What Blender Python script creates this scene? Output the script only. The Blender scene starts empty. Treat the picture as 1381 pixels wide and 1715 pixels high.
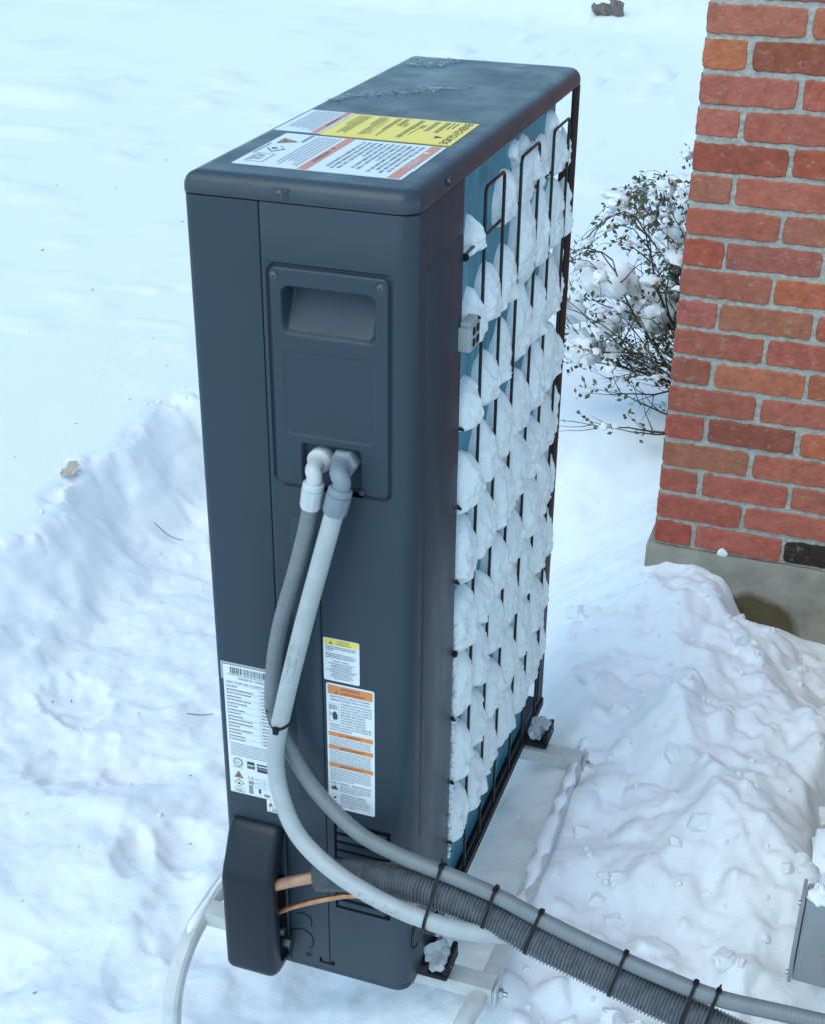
import bpy, bmesh, math, random
import numpy as np
from mathutils import Vector, Matrix
R = math.radians
C = bpy.context.scene.collection
rng = random.Random(7)

# ------------------------------------------------------------------ camera, sky, sun, exposure
sc = bpy.context.scene
cam_d = bpy.data.cameras.new('camera'); cam = bpy.data.objects.new('camera', cam_d); C.objects.link(cam)
cam_d.sensor_fit = 'HORIZONTAL'; cam_d.sensor_width = 36.0; cam_d.lens = 61.1
cam_d.clip_start = 0.05; cam_d.clip_end = 500
def cam_matrix(loc, yaw, pitch, roll):
    ca, sa, cb, sb = math.cos(yaw), math.sin(yaw), math.cos(pitch), math.sin(pitch)
    f = Vector((-sa*cb, ca*cb, -sb)); r = Vector((ca, sa, 0)); u = r.cross(f)
    r2 = math.cos(roll)*r + math.sin(roll)*u; u2 = -math.sin(roll)*r + math.cos(roll)*u
    m = Matrix((r2, u2, -f)).transposed().to_4x4(); m.translation = loc
    return m
cam.matrix_world = cam_matrix(Vector((0.8636, -1.5894, 1.8036)), 0.33095, 0.48980, 0.009459)
sc.camera = cam

SUN_EL, SUN_AZ = 60, 200      # degrees; azimuth clockwise from +Y, so the soft light comes from behind the left shoulder of the viewer
SKY_TINT = (.88, 1.08, 1.04, 1)      # an even cast over the whole sky, multiplied in for a cyan colour grade
world = bpy.data.worlds.new('World'); sc.world = world; world.use_nodes = True
wn = world.node_tree; bg = wn.nodes['Background']
sky = wn.nodes.new('ShaderNodeTexSky'); sky.sky_type = 'NISHITA'; sky.sun_disc = False
sky.sun_elevation = R(SUN_EL); sky.sun_rotation = R(SUN_AZ); sky.air_density = 1.0; sky.dust_density = 1.0; sky.ozone_density = 1.0
tint = wn.nodes.new('ShaderNodeMix'); tint.data_type = 'RGBA'; tint.blend_type = 'MULTIPLY'; tint.inputs[0].default_value = 1; tint.inputs[7].default_value = SKY_TINT
wn.links.new(sky.outputs[0], tint.inputs[6]); wn.links.new(tint.outputs[2], bg.inputs[0]); bg.inputs[1].default_value = 0.15
sd = bpy.data.lights.new('sun', 'SUN'); sun = bpy.data.objects.new('sun', sd); C.objects.link(sun)
sd.energy = .5; sd.angle = R(60); sd.color = (1.0, 0.95, 0.87)
az, el = R(SUN_AZ), R(SUN_EL)
sdir = Vector((math.sin(az)*math.cos(el), math.cos(az)*math.cos(el), math.sin(el)))
sun.rotation_euler = sdir.to_track_quat('Z', 'Y').to_euler(); sun.location = sdir*20
vs = sc.view_settings; vs.view_transform = 'Standard'; vs.look = 'None'; vs.gamma = 1; vs.use_curve_mapping = False
vs.exposure = 0.80

# ------------------------------------------------------------------ helpers
def tag(o, label=None, cat=None, group=None, kind=None):
    for k, v in (('label', label), ('category', cat), ('group', group), ('kind', kind)):
        if v: o[k] = v
    return o
def empty(name, loc, label, cat, group=None):
    o = bpy.data.objects.new(name, None); C.objects.link(o); o.location = loc; o.empty_display_size = .05
    return tag(o, label, cat, group)
def link(name, me, parent=None, world_space=True):
    o = bpy.data.objects.new(name, me); C.objects.link(o)
    if parent:
        o.parent = parent
        if world_space:
            bpy_loc = parent_world(parent); o.location = -bpy_loc
    return o
def parent_world(p):
    v = Vector((0, 0, 0))
    while p: v = v + Vector(p.location); p = p.parent
    return v
def setmat(me, m):
    for x in (m if isinstance(m, (list, tuple)) else [m]): me.materials.append(x)
class MB:
    """collects shapes in world coordinates, then becomes one mesh object"""
    def __init__(s): s.v = []; s.f = []; s.mi = []; s.sm = []
    def add(s, vs, fs, mi=0, smooth=True):
        n = len(s.v); s.v += [tuple(map(float, v)) for v in vs]
        for f in fs: s.f.append([i+n for i in f]); s.mi.append(mi); s.sm.append(smooth)
        return s
    def box(s, x0, x1, y0, y1, z0, z1, mi=0, bev=0):
        bm = bmesh.new(); bmesh.ops.create_cube(bm, size=1)
        for v in bm.verts: v.co = Vector((x0+(v.co.x+.5)*(x1-x0), y0+(v.co.y+.5)*(y1-y0), z0+(v.co.z+.5)*(z1-z0)))
        if bev: bmesh.ops.bevel(bm, geom=bm.edges[:], offset=bev, segments=2, affect='EDGES', profile=.6)
        return s.bm(bm, mi, smooth=bool(bev))
    def bm(s, bm, mi=0, smooth=True, M=None):
        bm.verts.ensure_lookup_table(); bm.verts.index_update()
        s.add([(M @ v.co) if M else v.co for v in bm.verts], [[v.index for v in f.verts] for f in bm.faces], mi, smooth); bm.free(); return s
    def tube(s, pts, r, n=12, caps=True, mi=0, closed=False, square=0):
        pts = [Vector(p) for p in pts]; N = len(pts)
        rs = r if isinstance(r, (list, tuple)) else [r]*N
        T = []
        for i in range(N):
            a = pts[(i-1) % N] if (closed or i > 0) else pts[i]; b = pts[(i+1) % N] if (closed or i < N-1) else pts[i]
            T.append((b-a).normalized())
        up = Vector((0, 0, 1)) if abs(T[0].z) < .9 else Vector((0, 1, 0))
        nrm = (up - T[0]*up.dot(T[0])).normalized(); V = []; F = []
        for i in range(N):
            nrm = (nrm - T[i]*nrm.dot(T[i])).normalized(); bi = T[i].cross(nrm)
            for k in range(n):
                a = 2*math.pi*(k+.5)/n; c, q = math.cos(a), math.sin(a)
                if square:
                    m = (abs(c)**square+abs(q)**square)**(-1/square); c *= m; q *= m
                V.append(pts[i] + rs[i]*(c*nrm + q*bi))
        M_ = N if closed else N-1
        for i in range(M_):
            for k in range(n):
                a = i*n+k; b = i*n+(k+1) % n; j = ((i+1) % N)*n
                F.append([a, b, j+(k+1) % n, j+k])
        if caps and not closed:
            F.append(list(range(n))[::-1]); F.append([(N-1)*n+k for k in range(n)])
        return s.add(V, F, mi)
    def build(s, name, m, parent=None, autosmooth=40):
        me = bpy.data.meshes.new(name); me.from_pydata(s.v, [], s.f)
        setmat(me, m)
        me.polygons.foreach_set('material_index', s.mi); me.polygons.foreach_set('use_smooth', s.sm)
        bm = bmesh.new(); bm.from_mesh(me); bmesh.ops.recalc_face_normals(bm, faces=bm.faces[:])
        ang = R(autosmooth)
        for e in bm.edges:
            if len(e.link_faces) == 2: e.smooth = e.calc_face_angle(0) < ang
        bm.to_mesh(me); bm.free(); me.update()
        return link(name, me, parent)
def spline(pts, step=.01):
    P = [Vector(p) for p in pts]; out = []
    for i in range(len(P)-1):
        p0 = P[i-1] if i else P[0]*2-P[1]; p1, p2 = P[i], P[i+1]; p3 = P[i+2] if i+2 < len(P) else P[-1]*2-P[-2]
        n = max(2, int((p2-p1).length/step))
        for k in range(n):
            t = k/n
            out.append(.5*((2*p1)+(p2-p0)*t+(2*p0-5*p1+4*p2-p3)*t*t+(3*p1-p0-3*p2+p3)*t**3))
    out.append(P[-1]); return out
def smooth_path(pts, step=.01, it=3):
    q = spline(pts, step)
    for _ in range(it):
        q = [q[0]]+[(q[i-1]+2*q[i]+q[i+1])/4 for i in range(1, len(q)-1)]+[q[-1]]
    return resample(q, step)
def resample(q, step):
    L = [0]
    for a, b in zip(q, q[1:]): L.append(L[-1]+(b-a).length)
    n = max(2, int(L[-1]/step)); out = []; j = 0
    for i in range(n+1):
        d = L[-1]*i/n
        while j < len(q)-2 and L[j+1] < d: j += 1
        t = (d-L[j])/max(1e-9, L[j+1]-L[j]); out.append(q[j].lerp(q[j+1], min(1, t)))
    return out
def vnoise(x, y, seed=0):
    x = np.asarray(x, float); y = np.asarray(y, float)
    xi = np.floor(x).astype(np.int64); yi = np.floor(y).astype(np.int64); fx = x-xi; fy = y-yi
    fx = fx*fx*fx*(fx*(fx*6-15)+10); fy = fy*fy*fy*(fy*(fy*6-15)+10)
    def h(a, b):
        n = (a*374761393+b*668265263+seed*974634541) & 0x7fffffff
        n = ((n ^ (n >> 13))*1274126177) & 0x7fffffff
        return ((n ^ (n >> 16)) & 0xffff)/65535.0*2-1
    a = h(xi, yi); b = h(xi+1, yi); c = h(xi, yi+1); d = h(xi+1, yi+1)
    return a+(b-a)*fx+(c-a)*fy+(a-b-c+d)*fx*fy
def fbm(x, y, seed=0, octv=4, gain=.5):
    s = 0; a = 1; f = 1
    for o in range(octv):
        s = s+a*vnoise(x*f*(1 if o % 2 else .98)+o*17.3, y*f-o*9.1, seed+o*31); a *= gain; f *= 2.03
    return s
def sstep(e0, e1, x):
    t = np.clip((x-e0)/(e1-e0), 0, 1); return t*t*(3-2*t)

# ------------------------------------------------------------------ materials
MATS = {}
def mat(name, col, rough=.5, metal=0, spec=.5, bump=0, bscale=300, var=0, vscale=20, sss=0, coat=0, trans=0, bdist=.001, detail=3):
    m = bpy.data.materials.new(name); m.use_nodes = True; nt = m.node_tree; b = nt.nodes['Principled BSDF']
    b.inputs['Base Color'].default_value = (*col, 1); b.inputs['Roughness'].default_value = rough
    b.inputs['Metallic'].default_value = metal; b.inputs['Specular IOR Level'].default_value = spec
    if sss:
        b.inputs['Subsurface Weight'].default_value = sss; b.inputs['Subsurface Radius'].default_value = (1, 1, 1)
        b.inputs['Subsurface Scale'].default_value = .006
    if coat: b.inputs['Coat Weight'].default_value = coat; b.inputs['Coat Roughness'].default_value = .25
    if trans: b.inputs['Transmission Weight'].default_value = trans
    tc = nt.nodes.new('ShaderNodeTexCoord')
    if bump:
        n = nt.nodes.new('ShaderNodeTexNoise'); n.inputs['Scale'].default_value = bscale; n.inputs['Detail'].default_value = detail
        nt.links.new(tc.outputs['Object'], n.inputs['Vector'])
        bu = nt.nodes.new('ShaderNodeBump'); bu.inputs['Strength'].default_value = bump; bu.inputs['Distance'].default_value = bdist
        nt.links.new(n.outputs['Fac'], bu.inputs['Height']); nt.links.new(bu.outputs[0], b.inputs['Normal'])
    if var:
        n = nt.nodes.new('ShaderNodeTexNoise'); n.inputs['Scale'].default_value = vscale; n.inputs['Detail'].default_value = 5
        nt.links.new(tc.outputs['Object'], n.inputs['Vector'])
        rp = nt.nodes.new('ShaderNodeValToRGB'); lo = tuple(c*(1-var) for c in col); hi = tuple(min(1, c*(1+var)) for c in col)
        rp.color_ramp.elements[0].position = .3; rp.color_ramp.elements[1].position = .7
        rp.color_ramp.elements[0].color = (*lo, 1); rp.color_ramp.elements[1].color = (*hi, 1)
        nt.links.new(n.outputs['Fac'], rp.inputs[0]); nt.links.new(rp.outputs[0], b.inputs['Base Color'])
    MATS[name] = m; return m
def nodes(m): return m.node_tree, m.node_tree.nodes['Principled BSDF']
paint = mat('charcoal_paint', (.025, .041, .058), .42, spec=.42, bump=.10, bscale=900, var=.06, vscale=6, bdist=.0006)
lidpaint = mat('lid_paint', (.034, .050, .064), .36, spec=.48, bump=.10, bscale=700, var=.08, vscale=9, bdist=.0006)
plastic_dark = mat('dark_plastic', (.006, .011, .020), .36, spec=.36, bump=.06, bscale=600)
black = mat('black_plastic', (.010, .011, .013), .5, spec=.22)
def uneven_sheen(m, lo, hi):
    nt, b = nodes(m); tc = nt.nodes.new('ShaderNodeTexCoord'); mp = nt.nodes.new('ShaderNodeMapping'); mp.inputs['Scale'].default_value = (9, 9, 2.2)
    n = nt.nodes.new('ShaderNodeTexNoise'); n.inputs['Scale'].default_value = 1.6; n.inputs['Detail'].default_value = 7; n.inputs['Roughness'].default_value = .62
    mr = nt.nodes.new('ShaderNodeMapRange'); mr.inputs['From Min'].default_value = .3; mr.inputs['From Max'].default_value = .7; mr.inputs['To Min'].default_value = lo; mr.inputs['To Max'].default_value = hi
    nt.links.new(tc.outputs['Object'], mp.inputs[0]); nt.links.new(mp.outputs[0], n.inputs['Vector']); nt.links.new(n.outputs['Fac'], mr.inputs['Value']); nt.links.new(mr.outputs[0], b.inputs['Roughness'])
def nodes(m): return m.node_tree, m.node_tree.nodes['Principled BSDF']
uneven_sheen(paint, .34, .52); uneven_sheen(lidpaint, .27, .46)
seam = mat('seam_black', (.006, .007, .008), .9, spec=.1)
wire_m = mat('wire_coating', (.008, .014, .014), .35)
steel = mat('zinc_steel', (.45, .46, .47), .35, metal=1, bump=.1, bscale=500)
screw_m = mat('dark_screw', (.10, .11, .12), .35, metal=.8)
white_metal = mat('white_powder_coat', (.56, .565, .55), .4, bump=.12, bscale=160, var=.10, vscale=30)
grey_light = mat('light_grey_pvc', (.40, .425, .42), .42, bump=.06, bscale=400, var=.06, vscale=40)
grey_mid = mat('mid_grey_pvc', (.17, .19, .20), .42, var=.08, vscale=40)
fit_white = mat('white_fitting', (.54, .56, .55), .38, var=.05, vscale=50)
fit_grey = mat('grey_fitting', (.20, .235, .265), .4, var=.06, vscale=50)
copper = mat('copper', (.62, .30, .16), .34, metal=.85, var=.25, vscale=60, bump=.1, bscale=200)
copper_pale = mat('copper_pale', (.55, .30, .19), .42, metal=.55, var=.22, vscale=40)
loom = mat('grey_loom', (.12, .132, .145), .22, var=.25, vscale=70)
def filmy(m, lo, hi, scale):
    nt, b = nodes(m); tc = nt.nodes.new('ShaderNodeTexCoord'); n = nt.nodes.new('ShaderNodeTexNoise'); n.inputs['Scale'].default_value = scale; n.inputs['Detail'].default_value = 6
    mr = nt.nodes.new('ShaderNodeMapRange'); mr.inputs['From Min'].default_value = .35; mr.inputs['From Max'].default_value = .65; mr.inputs['To Min'].default_value = lo; mr.inputs['To Max'].default_value = hi
    nt.links.new(tc.outputs['Object'], n.inputs['Vector']); nt.links.new(n.outputs['Fac'], mr.inputs['Value']); nt.links.new(mr.outputs[0], b.inputs['Alpha'])
ice = mat('clear_ice', (.70, .75, .76), .18, spec=.6, trans=.35, bump=.7, bscale=110, bdist=.003)
frost = mat('frosty_ice', (.20, .235, .245), .16, spec=.6, bump=.6, bscale=150, bdist=.002, var=.65, vscale=90, coat=.3)
filmy(frost, .10, .85, 130)
box_grey = mat('grey_enclosure', (.27, .295, .32), .45, bump=.06, bscale=500, var=.06, vscale=20)
clip_grey = mat('grey_clip', (.40, .42, .43), .5)
paper = mat('label_white', (.74, .77, .78), .32, bump=.03, bscale=200)
ink = mat('label_ink', (.05, .055, .065), .5)
ink_soft = mat('label_ink_grey', (.25, .27, .30), .5)
yellow = mat('label_yellow', (.92, .66, .008), .3)
pale_yellow = mat('label_pale_yellow', (.88, .68, .12), .35)
orange = mat('label_orange', (.72, .25, .07), .35)
rust = mat('label_red_orange', (.66, .20, .10), .35)
bark = mat('bark', (.07, .05, .035), .85, bump=.4, bscale=120)
soil = mat('soil', (.07, .055, .04), .95, bump=.8, bscale=60, bdist=.01, var=.4, vscale=40)
deadleaf = mat('dead_leaf', (.50, .42, .33), .8, var=.3, vscale=60)
twig_m = mat('twig_bark', (.20, .17, .14), .85)
rock_m = mat('rock', (.16, .14, .12), .9, bump=.6, bscale=30, bdist=.01, var=.4, vscale=20)
leaf_m = mat('evergreen_leaf', (.085, .112, .062), .5, var=.45, vscale=18)
tan_leaf = mat('browned_leaf', (.14, .10, .04), .6, var=.3, vscale=18)
rubber_m = mat('rubber', (.02, .02, .022), .7)

def snow_material(name, fine, base=(.86, .88, .90), sss=.25):
    m = mat(name, base, .55, spec=.25, sss=sss); nt, b = nodes(m)
    tc = nt.nodes.new('ShaderNodeTexCoord'); prev = None
    for sc_, st, di in fine:
        n = nt.nodes.new('ShaderNodeTexNoise'); n.inputs['Scale'].default_value = sc_; n.inputs['Detail'].default_value = 4; n.inputs['Roughness'].default_value = .6
        nt.links.new(tc.outputs['Object'], n.inputs['Vector'])
        bu = nt.nodes.new('ShaderNodeBump'); bu.inputs['Strength'].default_value = st; bu.inputs['Distance'].default_value = di
        nt.links.new(n.outputs['Fac'], bu.inputs['Height'])
        if prev: nt.links.new(prev.outputs[0], bu.inputs['Normal'])
        prev = bu
    nt.links.new(prev.outputs[0], b.inputs['Normal'])
    return m
snow = snow_material('snow', [(16, .10, .008), (60, .25, .004), (190, .55, .0022), (480, .6, .0014)], sss=.12)
grille_snow = snow_material('grille_snow', [(70, .5, .006), (260, .6, .003)], (.85, .865, .85), sss=.25)
snow_soft = snow_material('fresh_snow', [(40, .3, .004), (300, .3, .001)], (.88, .90, .92))

def coil_material():
    m = mat('teal_fins', (.04, .17, .24), .42, spec=.5); nt, b = nodes(m)
    tc = nt.nodes.new('ShaderNodeTexCoord'); mp = nt.nodes.new('ShaderNodeMapping'); nt.links.new(tc.outputs['Object'], mp.inputs[0])
    w = nt.nodes.new('ShaderNodeTexWave'); w.wave_type = 'BANDS'; w.bands_direction = 'Y'; w.inputs['Scale'].default_value = 150; w.inputs['Distortion'].default_value = 0
    nt.links.new(mp.outputs[0], w.inputs['Vector'])
    bu = nt.nodes.new('ShaderNodeBump'); bu.inputs['Strength'].default_value = .35; bu.inputs['Distance'].default_value = .001
    nt.links.new(w.outputs['Fac'], bu.inputs['Height']); nt.links.new(bu.outputs[0], b.inputs['Normal'])
    mp2 = nt.nodes.new('ShaderNodeMapping'); mp2.inputs['Scale'].default_value = (4, 26, 5); nt.links.new(tc.outputs['Object'], mp2.inputs[0])
    n = nt.nodes.new('ShaderNodeTexNoise'); n.inputs['Scale'].default_value = 2.2; n.inputs['Detail'].default_value = 6; nt.links.new(mp2.outputs[0], n.inputs['Vector'])
    rp = nt.nodes.new('ShaderNodeValToRGB'); rp.color_ramp.elements[0].position = .3; rp.color_ramp.elements[1].position = .75
    rp.color_ramp.elements[0].color = (.030, .175, .255, 1); rp.color_ramp.elements[1].color = (.10, .33, .41, 1)
    nt.links.new(n.outputs['Fac'], rp.inputs[0]); nt.links.new(rp.outputs[0], b.inputs['Base Color'])
    return m
coil_m = coil_material()

def ribbed(m, scale, st, dist):                      # fine woven relief on a hose, along its own generated length attribute
    nt, b = nodes(m); at_ = nt.nodes.new('ShaderNodeAttribute'); at_.attribute_name = 'along'
    w = nt.nodes.new('ShaderNodeMath'); w.operation = 'MULTIPLY'; w.inputs[1].default_value = scale
    s_ = nt.nodes.new('ShaderNodeMath'); s_.operation = 'SINE'
    bu = nt.nodes.new('ShaderNodeBump'); bu.inputs['Strength'].default_value = st; bu.inputs['Distance'].default_value = dist
    nt.links.new(at_.outputs['Fac'], w.inputs[0]); nt.links.new(w.outputs[0], s_.inputs[0]); nt.links.new(s_.outputs[0], bu.inputs['Height'])
    nt.links.new(bu.outputs[0], b.inputs['Normal'])
ribbed(grey_mid, 2*math.pi/.006, .3, .0006)

def brick_material():
    m = mat('brick', (.3, .1, .06), .85, spec=.25); nt, b = nodes(m); N = nt.nodes.new; Lk = nt.links.new
    oi = N('ShaderNodeObjectInfo'); geo = N('ShaderNodeNewGeometry')
    n1 = N('ShaderNodeTexNoise'); n1.inputs['Scale'].default_value = 34; n1.inputs['Detail'].default_value = 9; n1.inputs['Roughness'].default_value = .68; Lk(geo.outputs['Position'], n1.inputs['Vector'])
    r1 = N('ShaderNodeValToRGB'); r1.color_ramp.elements[0].position = .28; r1.color_ramp.elements[1].position = .72
    r1.color_ramp.elements[0].color = (.70, .64, .62, 1); r1.color_ramp.elements[1].color = (1.18, 1.15, 1.12, 1)
    Lk(n1.outputs['Fac'], r1.inputs[0])
    mul = N('ShaderNodeMix'); mul.data_type = 'RGBA'; mul.blend_type = 'MULTIPLY'; mul.inputs[0].default_value = 1
    Lk(oi.outputs['Color'], mul.inputs[6]); Lk(r1.outputs[0], mul.inputs[7])
    mpv = N('ShaderNodeMapping'); mpv.inputs['Scale'].default_value = (34, 34, 50); Lk(geo.outputs['Position'], mpv.inputs[0])
    n2 = N('ShaderNodeTexNoise'); n2.inputs['Scale'].default_value = 1.3; n2.inputs['Detail'].default_value = 8; n2.inputs['Roughness'].default_value = .7; Lk(mpv.outputs[0], n2.inputs['Vector'])
    r2 = N('ShaderNodeValToRGB'); r2.color_ramp.elements[0].position = .57; r2.color_ramp.elements[1].position = .70
    r2.color_ramp.elements[0].color = (0, 0, 0, 1); r2.color_ramp.elements[1].color = (.75, .75, .75, 1); Lk(n2.outputs['Fac'], r2.inputs[0])
    mx = N('ShaderNodeMix'); mx.data_type = 'RGBA'; Lk(r2.outputs[0], mx.inputs[0]); Lk(mul.outputs[2], mx.inputs[6]); mx.inputs[7].default_value = (.42, .33, .27, 1)
    Lk(mx.outputs[2], b.inputs['Base Color'])
    n3 = N('ShaderNodeTexNoise'); n3.inputs['Scale'].default_value = 120; n3.inputs['Detail'].default_value = 5; Lk(geo.outputs['Position'], n3.inputs['Vector'])
    bu = N('ShaderNodeBump'); bu.inputs['Strength'].default_value = .8; bu.inputs['Distance'].default_value = .004; Lk(n3.outputs['Fac'], bu.inputs['Height']); Lk(bu.outputs[0], b.inputs['Normal'])
    return m
brick_m = brick_material()
mortar_m = mat('mortar', (.45, .43, .375), .95, spec=.15, bump=.7, bscale=150, bdist=.004, var=.18, vscale=110, detail=8)

def concrete_material():
    m = mat('concrete', (.33, .32, .29), .9, spec=.2); nt, b = nodes(m); N = nt.nodes.new; Lk = nt.links.new
    geo = N('ShaderNodeNewGeometry')
    n = N('ShaderNodeTexNoise'); n.inputs['Scale'].default_value = 14; n.inputs['Detail'].default_value = 8; n.inputs['Roughness'].default_value = .65; Lk(geo.outputs['Position'], n.inputs['Vector'])
    r = N('ShaderNodeValToRGB'); r.color_ramp.elements[0].position = .25; r.color_ramp.elements[1].position = .75
    r.color_ramp.elements[0].color = (.24, .215, .17, 1); r.color_ramp.elements[1].color = (.40, .37, .305, 1); Lk(n.outputs['Fac'], r.inputs[0])
    # the damp stain near the snow: an ellipse on the wall with a ragged rim
    mp = N('ShaderNodeVectorMath'); mp.operation = 'SUBTRACT'; mp.inputs[1].default_value = (.70, 1.485, -.135); Lk(geo.outputs['Position'], mp.inputs[0])
    sc_ = N('ShaderNodeVectorMath'); sc_.operation = 'MULTIPLY'; sc_.inputs[1].default_value = (1/.14, .0, 1/.145); Lk(mp.outputs[0], sc_.inputs[0])
    ln = N('ShaderNodeVectorMath'); ln.operation = 'LENGTH'; Lk(sc_.outputs[0], ln.inputs[0])
    n5 = N('ShaderNodeTexNoise'); n5.inputs['Scale'].default_value = 18; Lk(geo.outputs['Position'], n5.inputs['Vector'])
    ad = N('ShaderNodeMath'); ad.operation = 'MULTIPLY_ADD'; ad.inputs[1].default_value = .22; Lk(n5.outputs['Fac'], ad.inputs[0]); Lk(ln.outputs['Value'], ad.inputs[2])
    rs = N('ShaderNodeValToRGB'); rs.color_ramp.elements[0].position = .86; rs.color_ramp.elements[1].position = 1.0
    rs.color_ramp.elements[0].color = (1, 1, 1, 1); rs.color_ramp.elements[1].color = (0, 0, 0, 1)
    half = N('ShaderNodeMath'); half.operation = 'MULTIPLY'; half.inputs[1].default_value = .9; Lk(ad.outputs[0], half.inputs[0]); Lk(half.outputs[0], rs.inputs[0])
    mx = N('ShaderNodeMix'); mx.data_type = 'RGBA'; mx.blend_type = 'MULTIPLY'; Lk(rs.outputs[0], mx.inputs[0]); Lk(r.outputs[0], mx.inputs[6]); mx.inputs[7].default_value = (.34, .30, .19, 1)
    Lk(mx.outputs[2], b.inputs['Base Color'])
    n3 = N('ShaderNodeTexNoise'); n3.inputs['Scale'].default_value = 160; n3.inputs['Detail'].default_value = 6; Lk(geo.outputs['Position'], n3.inputs['Vector'])
    bu = N('ShaderNodeBump'); bu.inputs['Strength'].default_value = .5; bu.inputs['Distance'].default_value = .002; Lk(n3.outputs['Fac'], bu.inputs['Height']); Lk(bu.outputs[0], b.inputs['Normal'])
    return m
concrete = concrete_material()

# ------------------------------------------------------------------ the setting: snow
def pit_floor_mask(x, y):                            # 1 on the shovelled floor, 0 on the untouched field
    wob = .06*vnoise(x*3, y*3, 5)+.035*vnoise(x*6, y*6, 6)+.014*vnoise(x*17, y*17, 8)
    left = sstep(-.03, .30+.06*vnoise(x*2, y*2, 9), x-(-1.30-.02*np.sin(y*2.1)-.06*np.clip(y-1.5, 0, 2))+wob)
    edge = 2.25-.18*np.clip(x+.6, 0, 2.0)+wob
    wid = .12+.5*sstep(-.4, .2, x)
    back = 1-sstep(0, 1, (y-(edge-wid/2))/wid)
    return left*back
def snow_height(X, Y):
    far = np.hypot(X, Y)
    field = -.07+.030*vnoise(X*.35, Y*.35, 11)+.008*vnoise(X*1.1, Y*1.1, 12)+.0010*fbm(X*3.2, Y*3.2, 13, 3)
    # sparse little clods and wind crust further out
    crust = np.clip(fbm(X*1.9+4, Y*2.6, 21, 3)-.55, 0, 1)*.10+np.clip(fbm(X*4, Y*5, 24, 2)-.70, 0, 1)*.12
    field = field+crust*(.25+.75*sstep(4, 8, far))*sstep(1.5, 4, far)
    field = field+(sstep(9.3, 10.6, Y+.25*X+.5*vnoise(X*.6, Y*.6, 32))*.20+sstep(10.6, 14, Y+.25*X)*.35)*(1+.3*vnoise(X*.3, Y*.3, 31))+sstep(12, 60, far)*.8
    field = field+.10*np.exp(-((X-.34)/.30)**2-((Y-2.42)/.24)**2)      # drift at the foot of the shrub
    m = pit_floor_mask(X, Y)
    # heights on the shovelled floor
    floor = -.31+.022*fbm(X*1.8, Y*1.8, 41, 2)
    soft = .016*fbm(X*4.2, Y*4.2, 43, 3, .45)
    clump = .014*(.5-np.abs(fbm(X*4.6, Y*4.6, 44, 3, .45)))
    wx, wy = X+.02*vnoise(X*12, Y*12, 47), Y+.02*vnoise(X*12+5, Y*12, 48)
    floor = floor+.6*soft+.5*clump+.024*shards(wx, wy, .16, 3, .9, 5.5)+.010*shards(wx, wy, .065, 9, .9, 6)*np.clip(.5+vnoise(X*3, Y*3, 49), 0, 1)
    # packed snow right under and beside the stand
    side = sstep(.02, .42, X)*sstep(-.25, .25, Y)
    floor = floor+side*.222
    under = sstep(.25, .42, X)*sstep(.6, .95, Y)
    floor = floor+under*.085
    # snow thrown up against the house: a crest in front of the wall, a pointed mound, a long slope towards the camera
    def g(cx, cy, sx, sy, rot=0, p=2):
        c, s = math.cos(rot), math.sin(rot); dx = X-cx; dy = Y-cy
        u = (dx*c+dy*s)/sx; v = (-dx*s+dy*c)/sy
        return np.exp(-(u*u+v*v)**(p/2))
    crest = np.interp(X, [.10, .24, .36, .45, .55, .64, .72, .84, .95, 1.1], [-.18, -.12, -.02, .040, .062, .040, -.005, -.075, -.115, -.14])
    slope = np.interp(Y, [-.6, 0, .5, .80, 1.02, 1.10], [-.26, -.16, -.075, -.045, -.035, -.03])
    kk = sstep(1.02, 1.27, Y); heap_z = slope*(1-kk)+crest*kk
    heap_z = heap_z+.085*g(.60, .93, .05, .05, 0, 1.2)+.055*g(.66, .80, .22, .07, R(-58), 1.5)+.05*g(.80, .60, .16, .20)+.05*g(.82, .95, .12, .16)
    mr = sstep(.40, .54, X+.03*vnoise(X*9, Y*9, 50))*(1-sstep(1.7, 2.0, Y))
    mr = np.maximum(mr, sstep(1.0, 1.25, Y)*sstep(.06, .30, X)*(1-sstep(1.5, 1.9, Y)))
    heap = (heap_z-floor)*mr
    lum = fbm(X*8, Y*8, 51, 4, .55); ridge = .5-np.abs(fbm(X*7+3, Y*7, 53, 3, .5))
    back_r = sstep(.16, .34, X)*sstep(.82, 1.0, Y)*(1-sstep(1.5, 1.9, Y))
    right = sstep(.40, .62, X)*sstep(-.5, .3, Y)*(1-sstep(1.55, 1.8, Y))
    right = np.maximum(right, back_r*.9); heap = heap+right*(.010*lum+.006*ridge+.040*shards(X+.025*lum, Y, .15, 21, 1.1, 5)+.016*shards(X+.012*lum, Y+.012*lum, .060, 27, 1.1, 5)+.004*fbm(X*30, Y*30, 59, 3))
    gap = sstep(1.33, 1.47, Y+.03*vnoise(X*14, Y*14, 57))*sstep(.60, .70, X)
    heap = heap*(1-gap)-gap*.10
    dirt = sstep(.90, .97, X+.02*vnoise(X*20, Y*20, 58))*sstep(.55, .8, Y)
    heap = heap*(1-dirt)-dirt*.07
    floor = floor+heap
    fine = .004*fbm(X*22, Y*22, 61, 3)
    z = field*(1-m)+(floor+fine)*m
    # rim of thrown snow along the cut edge
    rim = np.exp(-((m-.14)/.12)**2)*sstep(0, .06, m)*sstep(-.1, -.7, X)
    z = z+rim*(.022*np.clip(fbm(X*9, Y*9, 71, 4)+.2, 0, 2))
    # scraped streaks on the cut bank
    band = 4*m*(1-m)
    z = z+band*(.005*vnoise(m*7+.9*Y, Y*1.6, 73)+  .003*vnoise(m*16+1.5*Y, Y*4, 74)+.010*vnoise(X*12, Y*9, 75))*sstep(-.3, -.9, X)
    return z
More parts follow.
